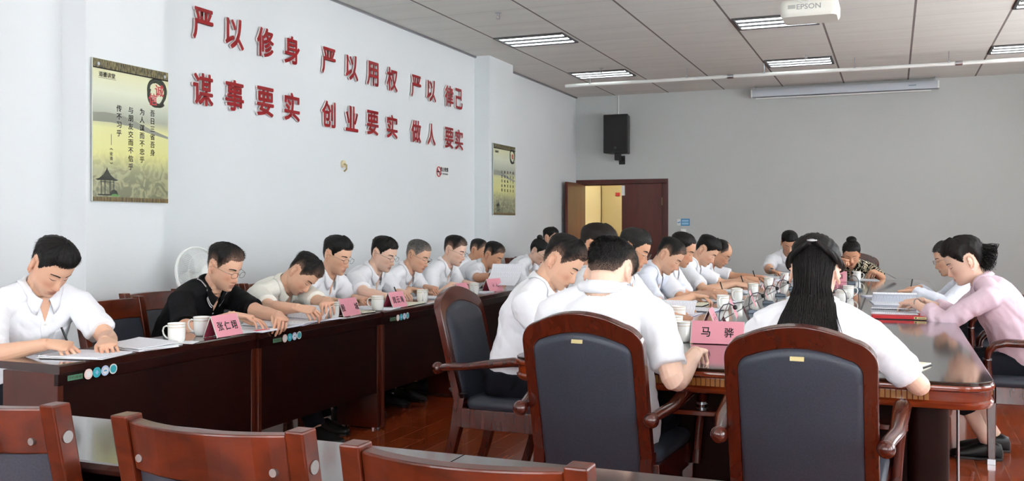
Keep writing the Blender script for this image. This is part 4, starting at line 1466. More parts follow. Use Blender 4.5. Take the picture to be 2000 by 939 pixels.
    # ---- skin: arms and hands
    for sg, S, E_, wr, hd, pose in arms:
        am = MB()
        ff = (.86 if woman else 1.0) * (.6 + .4 * fat)
        seg = [(S.lerp(E_, .30), .047), (S.lerp(E_, .55), .0455), (S.lerp(E_, .76), .0425)] + [(S.lerp(E_, .86).lerp(E_, q_).lerp(E_.lerp(wr, .16 * q_), q_), .0425) for q_ in (0, .25, .5, .75, 1)] + [(E_.lerp(wr, .28), .0425), (E_.lerp(wr, .5), .037), (E_.lerp(wr, .75), .030), (E_.lerp(wr, .93), .0265), (wr + hd * .006, .0255)]
        am.tube([p for p, _ in seg], [r * ff for _, r in seg], 16)
        up = Vector((-sg * .12 + (0.55 * sg if pose in ('pen', 'pinch') else 0), 0, 1))
        up = (up - hd * up.dot(hd)).normalized()
        th = up.cross(hd) * sg
        hm = Matrix((hd, th, up)).transposed().to_4x4(); hm.translation = wr
        hand(am, hm, pose, (.92 if woman else 1.0))
        a = remesh(am, .0029 if not far else .0036, 1)
        t = np.tile(sk, (len(a[0]), 1))
        lo3 = (np.asarray(a[0]) - np.array(wr)) @ np.array(Matrix((hd, th, up)).transposed())
        kk = .25 * np.clip((lo3[:, 0] - .07) / .05, 0, 1)
        t = t * (1 - kk[:, None]) + np.array(lin('#c27a62')) * kk[:, None]; t[:, 3] = 1
        parts.append(a); tints.append(t)
        root['_h%d' % sg] = 0
        person.last_hand[sg] = (Matrix.Translation(origin) @ wrot.to_4x4()) @ hm
        del root['_h%d' % sg]

    # ---- skin: trunk and legs under the clothes
    ft = fat
    TOR = ((-.10, .09, .06, .07), (-.06, .150 * ft, .105 * ft, .12), (0, .165 * ft, .115 * ft, .12), (.08, .152 * ft, .118 * ft * ft, .10), (.16, .145 * ft, .116 * ft * ft, .095), (.26, .155, .115, .10), (.34, .165, .115, .108), (.40, .165, .10, .105), (.45, .135, .08, .09), (.49, .085, .062, .07), (.51, .06, .05, .055))
    mb = MB()
    mb.loft([ell(at(s), U, fw(s), w_, f_, b_, 24, .9) for s, w_, f_, b_ in TOR])
    for sg, S, E_, wr, hd, pose in arms:
        mb.tube([at(.43) + U * sg * .06, S - U * sg * .02, S + (E_ - S) * .12, S.lerp(E_, .42)], [.055, .058, .056, .046], 14)
    hipx = .085
    knees = []
    for sg, fo in ((1, feet[0]), (-1, feet[1])):
        Hj = Vector((sg * hipx, .01, sit - .03)); Kn = Vector((sg * .115, .42, sit - .045)); An = Vector((sg * .115, .43 + fo, .085))
        knees.append((sg, Hj, Kn, An))
        mb.tube([Hj, Hj.lerp(Kn, .5), Kn, Kn + Vector((0, .01, -.06)), Kn.lerp(An, .4), An], [.078, .066, .052, .05, .05, .034], 14)
    tb = remesh(mb, .009, 2)
    t = np.tile(sk, (len(tb[0]), 1)); t[:, 3] = 1
    parts.append(tb); tints.append(t)
    co, lp, ls = join_raw(parts)
    obj('body', make_mesh('body', co, lp, ls, M['skin'], np.concatenate(tints)), None, root)

    # ---- face details and hair, in head coordinates then posed
    def hobj(name, mb_, m, parent=root, smooth=60, tint=None):
        me = mb_.mesh(name, m, smooth, fix=tint is None)
        if tint is not None:
            a = me.attributes.new('tint', 'FLOAT_COLOR', 'POINT'); a.data.foreach_set('color', np.asarray(tint, np.float32).ravel())
        me.transform(HM); me.update()
        o = bpy.data.objects.new(name, me); COL.objects.link(o); o.parent = parent
        return o
    xs = np.linspace(.012, .052, 9)
    for s in (-1, 1):
        u = (xs - .012) / .04
        hobj('eyebrow', strip(fbvh, s * xs, .0245 + .0075 * np.sin(u * 2.3) - .002 * u, (.0042 if not woman else .0028) * (1 - .65 * u) + .0006, .0016), M['lash'])
        xe = np.linspace(.017, .047, 9); u = (xe - .017) / .03
        hobj('eyelash', strip(fbvh, s * xe, .0035 - .0042 * np.sin(u * math.pi) + .0015 * u, .0011 * (.5 + np.sin(u * math.pi)), .0012), M['lash'])
    xm = np.linspace(-.021, .021, 11)
    hobj('mouth_line', strip(fbvh, xm, -.0682 + .0015 * (xm / .02) ** 2 - .001, np.full(11, .0008), .0006), M['mouth'])
    cap, ct = hair_cap(hair, wide, near)
    hb = hobj('hair', cap, M['hair'], root, 180, ct)
    ns = hair.get('n', 2600 if near else (700 if far else 1500))
    if ns:
        sm, stt = strands(hair, wide, ns, rng)
        hobj('hair_lock', sm, M['hair'], hb, 180, stt)
    if glasses:
        gm = MB(); lens = MB()
        yl = .112
        for s in (-1, 1):
            ol = [(s * .033 + .0235 * math.copysign(abs(math.cos(a)) ** .75, math.cos(a)), yl - .004 * abs(math.cos(a) * s * .5 + .5), .003 + .0165 * math.copysign(abs(math.sin(a)) ** .75, math.sin(a))) for a in [2 * math.pi * q / 24 for q in range(25)]]
            gm.tube(ol, .00105, 6)
            lens.loft([[(x, y - .0004, z) for x, y, z in ol[:-1]], [(x, y + .0004, z) for x, y, z in ol[:-1]]])
            gm.tube([(s * .0565, yl - .004, .010), (s * .070, .085, .012), (s * .0795, .03, .012), (s * .0815, -.012, .010), (s * .080, -.03, -.004)], .0011, 6)
        gm.tube([(-.010, yl, .006), (0, yl + .002, .009), (.010, yl, .006)], .0011, 6)
        go = hobj('glasses', gm, M['wire'])
        hobj('lens', lens, M['lens'], go)

    # ---- shirt
    mb = MB()
    e_ = .010
    if untuck: bot = ((-.10, .17 * ft, .12, .128), (-.05, .178 * ft, .13 * ft, .128))
    else: bot = ((-.055, .150 * ft, .10, .115), (-.03, .17 * ft, .12 * ft, .125))
    SH = bot + ((.03, (.186 if untuck else .172) * ft, (.138 if untuck else .128) * ft, .128 if untuck else .120), (.10, .174 * ft, .138 * ft * ft, .118), (.17, .168 * ft, .132 * ft * ft, .112), (.26, .172, .130, .116), (.34, .182, .130, .121), (.40, .178, .112, .117), (.45, .145, .09, .102), (.485, .092, .070, .079), (.505, .073, .060, .066))
    if woman: SH = tuple((s, w_ * .93, f_ * (1.1 if .24 < s < .38 else .95), b_ * .95) for s, w_, f_, b_ in SH)
    mb.loft([ell(at(s), U, fw(s), w_, f_, b_, 28, .92) for s, w_, f_, b_ in SH])
    for sg, S, E_, wr, hd, pose in arms:
        d1 = (E_ - S).normalized(); d2 = (wr - E_).normalized()
        a_ = .9 if woman else 1.0
        pts = [at(.43) + U * sg * .05, S - U * sg * .035 + Vector((0, 0, .0)), S + d1 * .02, S + d1 * .09, S + d1 * .16]
        rad = [.060, .070, .071 * a_, .067 * a_, .064 * a_]
        if sleeve == 'short':
            pts += [S + d1 * .215, S + d1 * .222, S + d1 * .216, S + d1 * .17]; rad += [.0655 * a_, .064 * a_, .056 * a_, .053 * a_]
        else:
            ln = {'long': .93, 'three': .55}[sleeve]
            pts += [S + d1 * .24, E_, E_.lerp(wr, .15), E_.lerp(wr, ln * .6), E_.lerp(wr, ln), E_.lerp(wr, ln + .02), E_.lerp(wr, ln), E_.lerp(wr, ln - .12)]
            rad += [.060 * a_, .060 * a_, .059 * a_, .052 * a_, .044, .043, .036, .034] if sleeve == 'long' else [.06 * a_, .062 * a_, .062 * a_, .057, .05, .049, .043, .041]
        mb.tube(pts, rad, 18)
        mb.tube([at(.495) + U * sg * .03, (at(.47) + U * sg * .10).lerp(S, .25), S + Vector((0, 0, .0))], [.056, .056, .058], 14)
    h = remesh(mb, .0055 if near else (.0085 if far else .007), 8)
    co, lp, ls = np.array(h[0]), np.array(h[1]), np.array(h[2])
    N = normals(co, lp, ls)
    wv = wrinkle(co, seed, 13) * .0075 - wrinkle(co + 3, seed + 9, 30) * .0026
    low = np.clip((at(.5).z - .03 - co[:, 2]) / .12, .25, 1)
    co = co + N * (wv * low)[:, None]
    # open the front of the neck in a V
    C0 = np.array(at(.485)); upv = np.array((at(.5) - at(.45)).normalized()); fv = np.array(fw(.47))
    q = lp.reshape(-1, 4); ctr = co[q].mean(1) - C0
    dep = -(ctr @ upv); xx = np.abs(ctr[:, 0]); yy = ctr @ fv
    rel = co[q].mean(1) - np.array(B); hn = rel @ np.array(nvec)
    rad_ = np.linalg.norm(rel - hn[:, None] * np.array(nvec), axis=1)
    q = q[~((rad_ < .071 * (.5 + .5 * fat)) & (hn > -.03))]
    me = make_mesh('shirt', co, q.ravel(), np.full(len(q), 4), M[shirt])
    nm = 'blouse' if woman else ('polo_shirt' if polo else 'shirt')
    so = obj(nm, me, None, root)
    bv = BVHTree.FromPolygons([Vector(v) for v in co], [tuple(p) for p in h[1].reshape(-1, 4)])

    def on_shirt(x, s, off=.002):
        o = at(s) + U * x + fw(s) * .5
        hit = bv.ray_cast(o, -fw(s))
        return (hit[0] + hit[1] * (off if hit[1].dot(fw(s)) > 0 else -off)) if hit[0] else at(s) + U * x + fw(s) * .14

    # the open neck: a V of skin lying on the breast between the collar points
    vd = .085 if not polo else .062
    if front:
        vp = MB(); vv = []
        for k in range(9):
            f = k / 8; s = .497 - (vd + .019) * f; hw_ = .038 * (1 - f) + .0006
            for x in np.linspace(-hw_, hw_, 7): vv.append(on_shirt(x, s, .0018 if abs(x) < hw_ * .99 else -.001))
        vp.add(vv, [(7 * i + k, 7 * i + 7 + k, 7 * i + 8 + k, 7 * i + 1 + k) for i in range(8) for k in range(6)])
        me_ = vp.mesh('throat', M['skin'], 180)
        a_ = me_.attributes.new('tint', 'FLOAT_COLOR', 'POINT'); a_.data.foreach_set('color', np.tile(np.append(sk[:3], 1), (len(me_.vertices), 1)).astype(np.float32).ravel())
        obj('throat', me_, None, root)

    # collar: stand and folded leaf around the neck, the leaf lying on the shirt
    cb = B + nvec * -.006
    ax = (nvec * .65 + Vector((0, math.sin(ang(.5)), math.cos(ang(.5)))) * .35).normalized()
    cf = Vector((0, ax.z, -ax.y)).normalized()
    cm = MB(); rows = []
    nA = 48; gap = 13 if not polo else 9
    pr = []
    for k in range(nA + 1):
        th = R(gap + (360 - 2 * gap) * k / nA)
        frn = max(0, math.cos(th)) ** 1.5
        rx = (.0635 if not woman else .056) * (.5 + .5 * fat)
        dv = U * math.sin(th) * rx + cf * (math.cos(th) * (rx * 1.06 + .010 * frn))
        dirn = dv.normalized()
        base = cb - ax * (.034 * frn)
        tip = max(0, math.cos(th) - .35) / .65
        p0 = base + dv
        p1 = base + dv * .98 + ax * (.042 - .010 * frn)
        lf = .046 + .030 * tip
        out_ = (dirn * .40 - ax * .92)
        if tip > 0: out_ = out_ + U * math.copysign(.30 * tip, math.sin(th)) + cf * .10 * tip
        p5 = p1 + out_.normalized() * lf
        hit = bv.find_nearest(p5)
        if hit[0] is not None:
            nn_ = hit[1] if hit[1].dot(dirn + cf * .3 + ax * .3) > 0 else -hit[1]
            if (p5 - hit[0]).dot(nn_) < .006 or (p5 - hit[0]).length < .05: p5 = hit[0] + nn_ * .0055
        p2 = p1 + dirn * .0045 + ax * .0008
        row = [p0, p1, p2]
        for f in (.33, .66):
            m_ = p2.lerp(p5, f) + (dirn * .5 + ax * .5) * .006
            h2 = bv.find_nearest(m_)
            if h2[0] is not None:
                n2 = h2[1] if h2[1].dot(dirn + ax) > 0 else -h2[1]
                if (m_ - h2[0]).dot(n2) < .005: m_ = h2[0] + n2 * .006
            row.append(m_)
        row.append(p5)
        rows.append(row)
        g4, g5 = row[4], row[5]
        lift = (dirn * .6 + ax * .4) * .0022
        pr.append((g4.lerp(g5, .15) + lift, g4.lerp(g5, .32) + lift, g4.lerp(g5, .52) + lift, g4.lerp(g5, .69) + lift))
    vs = [p for r in rows for p in r]
    fs = [(i * 6 + k, i * 6 + 6 + k, i * 6 + 7 + k, i * 6 + 1 + k) for i in range(nA) for k in range(5)]
    cm.add(vs, fs)
    co_ = obj('collar', cm, M[shirt], so, 180)
    sd = co_.modifiers.new('thick', 'SOLIDIFY'); sd.thickness = .0022; sd.offset = 0
    if polo:
        for a_, b_ in ((0, 1), (2, 3)):
            sb = MB()
            vv = []
            for r in pr:
                vv += [r[a_], r[b_]]
            sb.add(vv, [(2 * i, 2 * i + 2, 2 * i + 3, 2 * i + 1) for i in range(nA)])
            obj('collar_stripe', sb, M['white_line'], so, 180)
    if front and not far:
        pk = MB(); vv = []
        ss = np.linspace(.392 if not polo else .415, .05 if not polo else .28, 26)
        for s in ss:
            for x in (-.017, -.0165, .0165, .017):
                vv.append(on_shirt(x, s, .0004 if abs(x) > .0168 else .0028))
        pk.add(vv, [(4 * i + k, 4 * i + 4 + k, 4 * i + 5 + k, 4 * i + 1 + k) for i in range(len(ss) - 1) for k in range(3)])
        obj('placket', pk, M[shirt], so, 40)
        for s in (.38, .30, .22, .14) if not polo else (.4, .35):
            c = on_shirt(0, s, .003); b = MB(); b.tube([c, c + fw(s) * .002], .0055, 10)
            obj('button', b, M['porcelain'], so, 40)
        if not polo and not woman:
            pk = MB(); vv = []
            for s in np.linspace(.345, .245, 8):
                for x in np.linspace(-.135, -.05, 8): vv.append(on_shirt(x, s, .0022))
            pk.add(vv, [(8 * i + k, 8 * i + 8 + k, 8 * i + 9 + k, 8 * i + 1 + k) for i in range(7) for k in range(7)])
            po = obj('pocket', pk, M[shirt], so, 60); sd = po.modifiers.new('thick', 'SOLIDIFY'); sd.thickness = .0022; sd.offset = 1

    # ---- trousers and shoes
    if legs:
        mb = MB()
        mb.loft([ell(at(s), U, fw(s), w_, f_, b_, 22, .9) for s, w_, f_, b_ in ((-.105, .11, .09, .1), (-.075, .165 * ft, .12, .135), (-.02, (.172 if untuck else .188) * ft, (.126 if untuck else .148) * ft, .138), (.035, (.162 if untuck else .190) * ft, (.118 if untuck else .154) * ft, .138 if not untuck else .115), (.05, (.155 if untuck else .182) * ft, (.112 if untuck else .148) * ft, .13 if not untuck else .11))])
        for sg, Hj, Kn, An in knees:
            end = Kn.lerp(An, crop) + Vector((0, 0, .01))
            mb.tube([Hj + Vector((0, -.03, 0)), Hj.lerp(Kn, .35), Hj.lerp(Kn, .75), Kn, Kn + Vector((0, .015, -.05)), Kn.lerp(An, .35 * crop), Kn.lerp(An, .7 * crop), end], [.094, .09, .08, .072, .07, .067, .062, .060], 16)
        h = remesh(mb, .010, 4)
        c3 = np.array(h[0]); c3 = c3 + normals(c3, h[1], h[2]) * (wrinkle(c3, seed + 3, 14) * .005)[:, None]
        obj('trousers', make_mesh('trousers', c3, h[1], h[2], M['trousers']), None, root)
        for sg, Hj, Kn, An in knees:
            sh = MB(); rg = []
            a = Vector((An.x, An.y, 0))
            for y, w_, h0, h1 in ((-.075, .012, .01, .05), (-.065, .03, .004, .085), (-.03, .037, .003, .10), (.02, .039, .003, .098), (.06, .042, .003, .078), (.11, .047, .003, .058), (.155, .046, .004, .047), (.185, .034, .008, .04), (.2, .014, .014, .03)):
                rg.append([a + Vector((w_ * math.copysign(abs(math.cos(t_)) ** .7, math.cos(t_)), y, (h0 + h1) / 2 + (h1 - h0) / 2 * math.copysign(abs(math.sin(t_)) ** .8, math.sin(t_)))) for t_ in [2 * math.pi * q / 16 for q in range(16)]])
            sh.loft(rg); so_ = obj('shoe', sh, M['shoe'], root, 60)
            sl = MB(); sl.prism([(a.x + x, a.y + y) for x, y in ((-.036, -.07), (.036, -.07), (.042, 0), (.049, .1), (.045, .17), (.02, .202), (-.02, .202), (-.045, .17), (-.049, .1), (-.042, 0))], .0, .014)
            obj('sole', sl, M['black_plastic'], so_, bevel=.003)
    root['_x'] = 1; del root['_x']
    person.HM, person.root, person.hair_obj, person.arms, person.inv = HM, root, hb, arms, inv
    person.hobj = hobj
    person.bv, person.on_shirt = bv, on_shirt
    person.shirt_obj = so
    person.info = dict(lean=lean, hz=hz, origin=tuple(round(v, 2) for v in origin))
    return root


person.last_hand = {}


def pen_in(sg, label, color='black_plastic', tilt=(-.42, .18, .88)):
    """a pen lying between thumb and index of the hand that person() made last"""
    hm = person.last_hand[sg]
    p = hm @ Vector((.098, .018, -.050))
    d = (hm.to_3x3() @ Vector(tilt)).normalized()
    r = thing('pen', label, 'pen', p)
    a = MB(); a.tube([d * .0, d * .012], [.0006, .003], 8)
    obj('tip', a, M['metal'], r, 40)
    a = MB(); a.tube([d * .012, d * .02, d * .115, d * .128], [.0032, .0042, .0045, .0042], 8)
    obj('barrel', a, M[color], r, 40)
    s = d.cross(Vector((.3, .9, .1))).normalized() * .006
    a = MB(); a.tube([d * .127 + s * .6, d * .122 + s, d * .09 + s], .0011, 6)
    obj('clip', a, M['metal'], r, 40)
    return r

# ------------------------------------------------------------------ the people
H_THICK = dict(top=.019, side=.007, front=.010, line=.072, lift=.30)
H_MEN = dict(top=.015, side=.005, front=.006, line=.074, lift=.35)
H_FADE = dict(top=.014, side=.003, front=.004, line=.076, fade=True, lift=.5, stubble='#86695a')
H_CROP = dict(top=.009, side=.003, front=.002, line=.078, fade=True, lift=.6, stubble='#8c6f5e')


def chair_for(proto, label, group, back=0.0, turn=0.0, dx=0.0, dy=0.0):
    o = person.root
    a = o.rotation_euler.z + R(turn)
    f = Vector((-math.sin(a), math.cos(a), 0))
    p = o.location + f * (.03 - back) + Vector((dx, dy, 0))
    return proto.place((p.x, p.y, 0), a, label, group)


GL, GA = 'wooden chairs along the left wall', 'leather armchairs at the meeting table'
# --- left row, behind the desks, nearest first
person('man in a white short-sleeved shirt writing at the near end of the left desks', (-3.50, 3.15, 1.113), -14, 42, 4, -4, rh=(-3.22, 2.95, .79, 25), lh=(-3.12, 3.10, .785, -5), rpose='pen', lpose='rest',
       hair=dict(H_THICK, n=3800, front=.013), near=True, seed=11, wide=1.0)
pen_in(1, 'black pen in the hand of the nearest man in the left row')
chair_for(wchair, 'wooden chair under the nearest man in the left row', GL)
wchair.place((-3.60, 3.92, 0), R(-88), 'empty wooden chair between the nearest man and the man in the black polo', GL)
person('man with glasses in a black polo shirt with white collar lines', (-3.45, 4.265, 1.066), 0, 24, 0, 2, rh=(-3.14, 4.06, .815, 30), lh=(-3.02, 4.20, .80, -20), rpose='flat', lpose='pinch', shirt='polo', polo=True,
       hair=dict(H_FADE, top=.018, n=3600), glasses=True, near=True, seed=12, chub=.2, skin='b')
chair_for(wchair, 'wooden chair behind the man in the black polo', GL, .06, 0, 0, .2)
person('man in an off-white shirt bowing low over his papers', (-3.42, 4.965, .997), -6, 52, 8, -10, 0, rh=(-3.08, 4.53, .815, 30), lh=(-3.07, 4.72, .84, -15), rpose='pinch', lpose='rest', shirt='shirt_cream',
       hair=dict(H_FADE, top=.020, front=.010, n=3600), near=True, seed=13, chub=.5, fat=1.1, feet=(.22, .08))
chair_for(wchair, 'wooden chair behind the man bowing low over his papers', GL, .05)
person('man with glasses and thick black hair sitting behind the bowing man', (-3.50, 5.49, 1.092), 0, 20, -4, 0, hair=dict(H_THICK, n=2400), glasses=True, seed=14, reach=.44, skin='b')
chair_for(wchair, 'wooden chair under the thick-haired man with glasses', GL)
person('man with dark-rimmed glasses writing beside the card with three characters', (-3.50, 6.12, 1.085), -4, 22, 0, 0, rh=(-3.13, 5.62, .80, 25), rpose='pen', hair=dict(H_MEN, n=2400), glasses=True, seed=15, reach=.44, fat=1.06, skin='f')
pen_in(1, 'black pen in the hand of the fifth man in the left row')
chair_for(wchair, 'wooden chair under the fifth man in the left row', GL)
person('grey-haired man with glasses and a red chest badge', (-3.50, 6.66, 1.057), 0, 24, 0, 0, hair=dict(H_CROP, grey=.75, n=2000), glasses=True, seed=16, reach=.44, skin='b')
c_ = person.on_shirt(-.10, .35, .002); badge = MB(); badge.tube([c_, c_ + Vector((0, .0035, .001))], .0095, 14)
obj('badge', badge, M['red'], person.shirt_obj, 40)
chair_for(wchair, 'wooden chair under the grey-haired man', GL)
person('man with glasses and faded short hair behind the far armchair', (-3.50, 7.34, 1.08), 0, 20, 0, 0, hair=dict(H_FADE, n=1800), glasses=True, seed=17, reach=.44, skin='f')
chair_for(wchair, 'wooden chair under the faded-haired man with glasses', GL)
person('man with cropped black hair holding up a sheet and wearing a black wristband', (-3.50, 8.18, 1.011), -4, 28, 0, 0, rh=(-3.15, 7.52, .85, 20), rpose='pinch', hair=dict(H_FADE, top=.016, n=1600), seed=18, reach=.44, skin='c')
S8 = dict(root=person.root, hand=person.last_hand[1].copy())
chair_for(wchair, 'wooden chair under the man holding up a sheet', GL)
person('man half hidden behind the man holding up a sheet', (-4.1, 9.19, 1.027), 0, 20, 0, 0, hair=dict(H_CROP), seed=19, far=True, skin='c')
chair_for(wchair, 'wooden chair of the half hidden man by the left wall', GL)
person('woman with glasses and her hair in a bun in a white shirt', (-3.50, 9.42, 1.017), 0, 36, -8, 0, hair=dict(top=.012, side=.010, line=.082, lift=.05, back=.008, n=900), glasses=True, woman=True, seed=20, far=True, sleeve='three', reach=.5, skin='f')
bn = MB(); bn.sphere((0, -.075, .135), .034, 16, 10, (1.05, 1, .9))
tb_ = np.tile(np.array(lin('#0d0b0b')), (len(bn.v), 1)); person.hobj('hair_bun', bn, M['hair'], person.hair_obj, 180, tb_)
chair_for(wchair, 'wooden chair under the woman with the bun', GL)
person('dark-haired man sitting beyond the woman with the bun', (-3.9, 10.93, 1.143), 5, 8, -14, 0, hair=dict(H_MEN), seed=21, far=True)
chair_for(wchair, 'wooden chair beyond the woman with the bun', GL)
person('dark-haired man by the open doorway at the end of the left row', (-3.50, 11.21, 1.122), 0, 14, 0, 0, hair=dict(H_MEN), seed=22, far=True)
chair_for(wchair, 'wooden chair at the doorway end of the left row', GL)

# --- left side of the meeting table
person('man in a long-sleeved white shirt at the near left corner of the meeting table', (-1.50, 4.346, 1.120), 0, 38, 2, 0, rh=(-1.16, 4.15, .80, 20), lh=(-1.10, 4.42, .80, -20), hair=dict(H_FADE, top=.017, front=.008, n=5200), sleeve='long', near=True, seed=31, skin='b', fat=1.05, chub=.2)
chair_for(armchair, 'black leather armchair at the near left corner of the meeting table', GA, -.02, -2)
person('dark-haired man mostly hidden behind the man seen from the back', (-1.50, 4.954, 1.182), 0, 16, 0, 0, hair=dict(H_MEN, color='#17110e'), seed=32, reach=.48, skin='c')
chair_for(armchair, 'black leather armchair of the mostly hidden man', GA)
person('man with rimless glasses right of the man seen from the back', (-1.50, 5.718, 1.147), 0, 24, 0, 0, hair=dict(H_MEN, side=.006, grey=.10, n=2000), glasses=True, seed=33, reach=.5, skin='c')
chair_for(armchair, 'black leather armchair under the man with rimless glasses', GA)
person('man with faded sides in a bluish polo leaning over the table', (-1.50, 6.71, 1.08), 0, 38, 0, 0, rh=(-1.22, 6.52, .80, 20), lh=(-1.14, 6.78, .80, -20), shirt='shirt_blue', hair=dict(H_FADE, n=2200), seed=34, skin='b')
chair_for(armchair, 'black leather armchair under the man in the bluish polo', GA)
person('balding-fronted man just behind the man in the bluish polo', (-1.50, 7.15, 1.112), 0, 26, 0, 0, rh=(-1.17, 7.02, .80, 20), rpose='pen', hair=dict(H_MEN, line=.092, n=1600), seed=35, reach=.5, skin='c')
pen_in(1, 'black pen in the hand of the balding-fronted man')
chair_for(armchair, 'black leather armchair behind the man in the bluish polo', GA)
person('black-haired man in a white shirt bent over a notebook at mid table', (-1.50, 8.165, 1.08), 0, 40, 0, 0, rh=(-1.16, 7.95, .80, 20), lh=(-1.12, 8.25, .80, -20), rpose='pen', hair=dict(H_THICK, n=1800), seed=36, skin='b')
pen_in(1, 'black pen in the hand of the man bent over at mid table')
chair_for(armchair, 'black leather armchair under the man bent over at mid table', GA)
person('bald-fronted man with glasses at the far end of the left side of the table', (-1.50, 8.86, 1.038), 0, 34, 0, 0, rh=(-1.16, 8.68, .81, 20), lh=(-1.08, 8.95, .80, -20), rpose='pen', hair=dict(H_CROP, bald=.95, line=.10, n=900), glasses=True, seed=37, skin='c')
pen_in(1, 'silver and black pen held by the bald-fronted man')
chair_for(armchair, 'black leather armchair under the bald-fronted man', GA)

# --- near end, backs to the camera
person('man in a white shirt seen from behind at the near end of the table', (-1.03, 3.56, 1.125), 86, 46, 0, 0, rh=(-.705, 3.67, .80, 40), lh=(-1.22, 3.85, .80, -20), pole_v=(.40, -.35, -.85), hs=1.05, neck=.04, rpose='fist', hair=dict(H_FADE, top=.017, side=.006, n=13000, lift=.5, grey=.05, nape=.004), near=True, front=False, seed=41, fat=1.14, untuck=True, skin='f', wide=1.06)
chair_for(armchair, 'black leather armchair seen from behind, left of the two in front', GA, -.09, 0)
person('woman with long black half-tied hair seen from behind at the near end of the table', (-.262, 3.56, 1.125), 88, 24, 0, 0, rh=(-.08, 3.80, .80, 50), lh=(-.33, 3.88, .80, -40), pole_v=((.75, -.25, -.65), (.30, -.30, -.85)), hair=dict(top=.013, side=.007, line=.080, back=.010, lift=.02, n=0), near=True, front=False, woman=True, seed=42, skin='f', sleeve='short', sit=.53)
N2 = dict(HM=person.HM.copy(), root=person.root, hair=person.hair_obj, hobj=person.hobj)
rg_ = np.random.default_rng(5)
mb, tt = MB(), []
hc = np.array(lin('#0e0b0b'))
HMi = person.HM
for k in range(1500):                                   # long fall of hair: from the crown over the back of the head and down
    a = rg_.uniform(-1, 1); u0 = rg_.uniform(0, 1)
    phi = math.pi + a * 1.25
    z0 = .10 - .09 * u0
    x, y = head_base(np.array(phi), np.array(z0), 1.0); x, y = float(x), float(y)
    N = Vector((x, y, .02)).normalized()
    lay = rg_.uniform(.012, .026)
    pts = []
    p = Vector((x, y, z0)) + N * .003
    pts.append(HMi @ p)
    xe = -.094 * a * (1 - .25 * abs(a)) + rg_.normal() * .006
    for q in range(1, 5):
        f = q / 4
        zz = z0 + (-.075 - z0) * f
        ph2 = phi; bx, by = head_base(np.array(math.pi + a * 1.2), np.array(max(zz, -.06)), 1.0)
        xx = float(bx) * (1 - .25 * f); yy = min(float(by), -.045 - .045 * (1 - abs(a))) - lay * .9
        pts.append(HMi @ Vector((xx * .5 + x * .5 * (1 - f) + xe * .5 * f, yy, zz)))
    b = pts[-1]
    Ln = rg_.uniform(.19, .275) * (1 - .16 * abs(a))
    fl = rg_.normal() * .012
    for q in range(1, 7):
        f = q / 6
        c = Vector((b.x + (xe * 1.32 - b.x) * min(1, f * 1.2) + fl * f * f, b.y - .006 * math.sin(f * 3), b.z - Ln * f))
        pts.append(c)
    for q in range(5, len(pts)):
        c = pts[q]
        hit = person.bv.ray_cast(Vector((c.x, c.y - .5, c.z - .012)), Vector((0, 1, 0)))[0]
        if hit is not None and hit.y < .08: c.y = min(c.y, hit.y - .004 - lay * .55)
    ys = [v.y for v in pts]
    for q in range(3, len(pts) - 1): pts[q].y = min(ys[q], (ys[q - 1] + ys[q] * 2 + ys[q + 1]) / 4)
    lock(mb, tt, pts, rg_.uniform(.0011, .0021), hc, rg_)
me = mb.mesh('hair_length', M['hair'], 180, fix=False)
at_ = me.attributes.new('tint', 'FLOAT_COLOR', 'POINT'); at_.data.foreach_set('color', np.asarray(tt, np.float32).ravel())
hl_ = obj('hair_length', me, None, N2['hair'])
for s in (-1, 1):                                       # twisted strands drawn back to the clip
    for w_ in range(3):
        tw, tt2 = MB(), []
        pts = []
        for k in range(15):
            f = k / 14
            phi = s * (R(75) + f * R(102)); z = .028 + .052 * f - .02 * math.sin(f * 3)
            bx, by = head_base(np.array(phi), np.array(z)); N = Vector((float(bx), float(by), 0)).normalized()
            ph = f * 9 + w_ * 2.1
            pts.append(Vector((float(bx), float(by), z)) + N * (.013 + .012 * f + .005 * math.cos(ph)) + Vector((0, 0, .006 * math.sin(ph))))
        tw.tube(pts, [.004 + .0045 * min(1, k / 5) for k in range(15)], 8)
        tt2 = np.tile(hc * np.array([1, 1, 1, 0]) + np.array([.002, .002, .002, 1]), (len(tw.v), 1))
        N2['hobj']('twisted_strand', tw, M['hair'], N2['hair'], 180, tt2)
cl = MB(); cl.sphere((0, -.137, .073), .007, 10, 6, (2.0, .8, .9)).sphere((-.014, -.135, .074), .004, 8, 5).sphere((.014, -.135, .074), .004, 8, 5)
N2['hobj']('hair_clip', cl, M['metal'], N2['hair'])
chair_for(armchair, 'black leather armchair seen from behind, right of the two in front', GA, -.09, 0)

# --- far end
person('man in a white shirt with a wristwatch at the far end of the table', (-1.03, 10.45, 1.109), -92, 34, 12, 0, rh=(-1.10, 9.98, .81, 40), lh=(-.86, 10.0, .80, -20), hair=dict(H_MEN), seed=51, skin='c', fat=1.06)
F1H = person.last_hand[1].copy(); F1R = person.root
chair_for(armchair, 'black leather armchair at the far end of the table under the man with a watch', GA, .05)
person('woman in a black and cream scroll print blouse touching her mouth', (-.406, 10.45, 1.000), -92, 30, 4, 0, rh=(-.46, 10.29, .935, 30), lh=(-.19, 10.06, .825, -10), rpose='fist', lpose='pinch', shirt='floral', hair=dict(top=.016, side=.012, line=.080, back=.006, lift=.03, n=700, color='#0f0c0c'), woman=True, seed=52, skin='c', sit=.52, fat=1.12, chub=.6, wide=1.03)
bn = MB(); bn.sphere((0, -.045, .148), .040, 16, 10, (1.3, 1.1, .9))
person.hobj('hair_bun', bn, M['hair'], person.hair_obj, 180, np.tile(np.array(lin('#0d0b0b')), (len(bn.v), 1)))
chair_for(armchair, 'black leather armchair with arched back behind the woman in the scroll print', GA, .08)

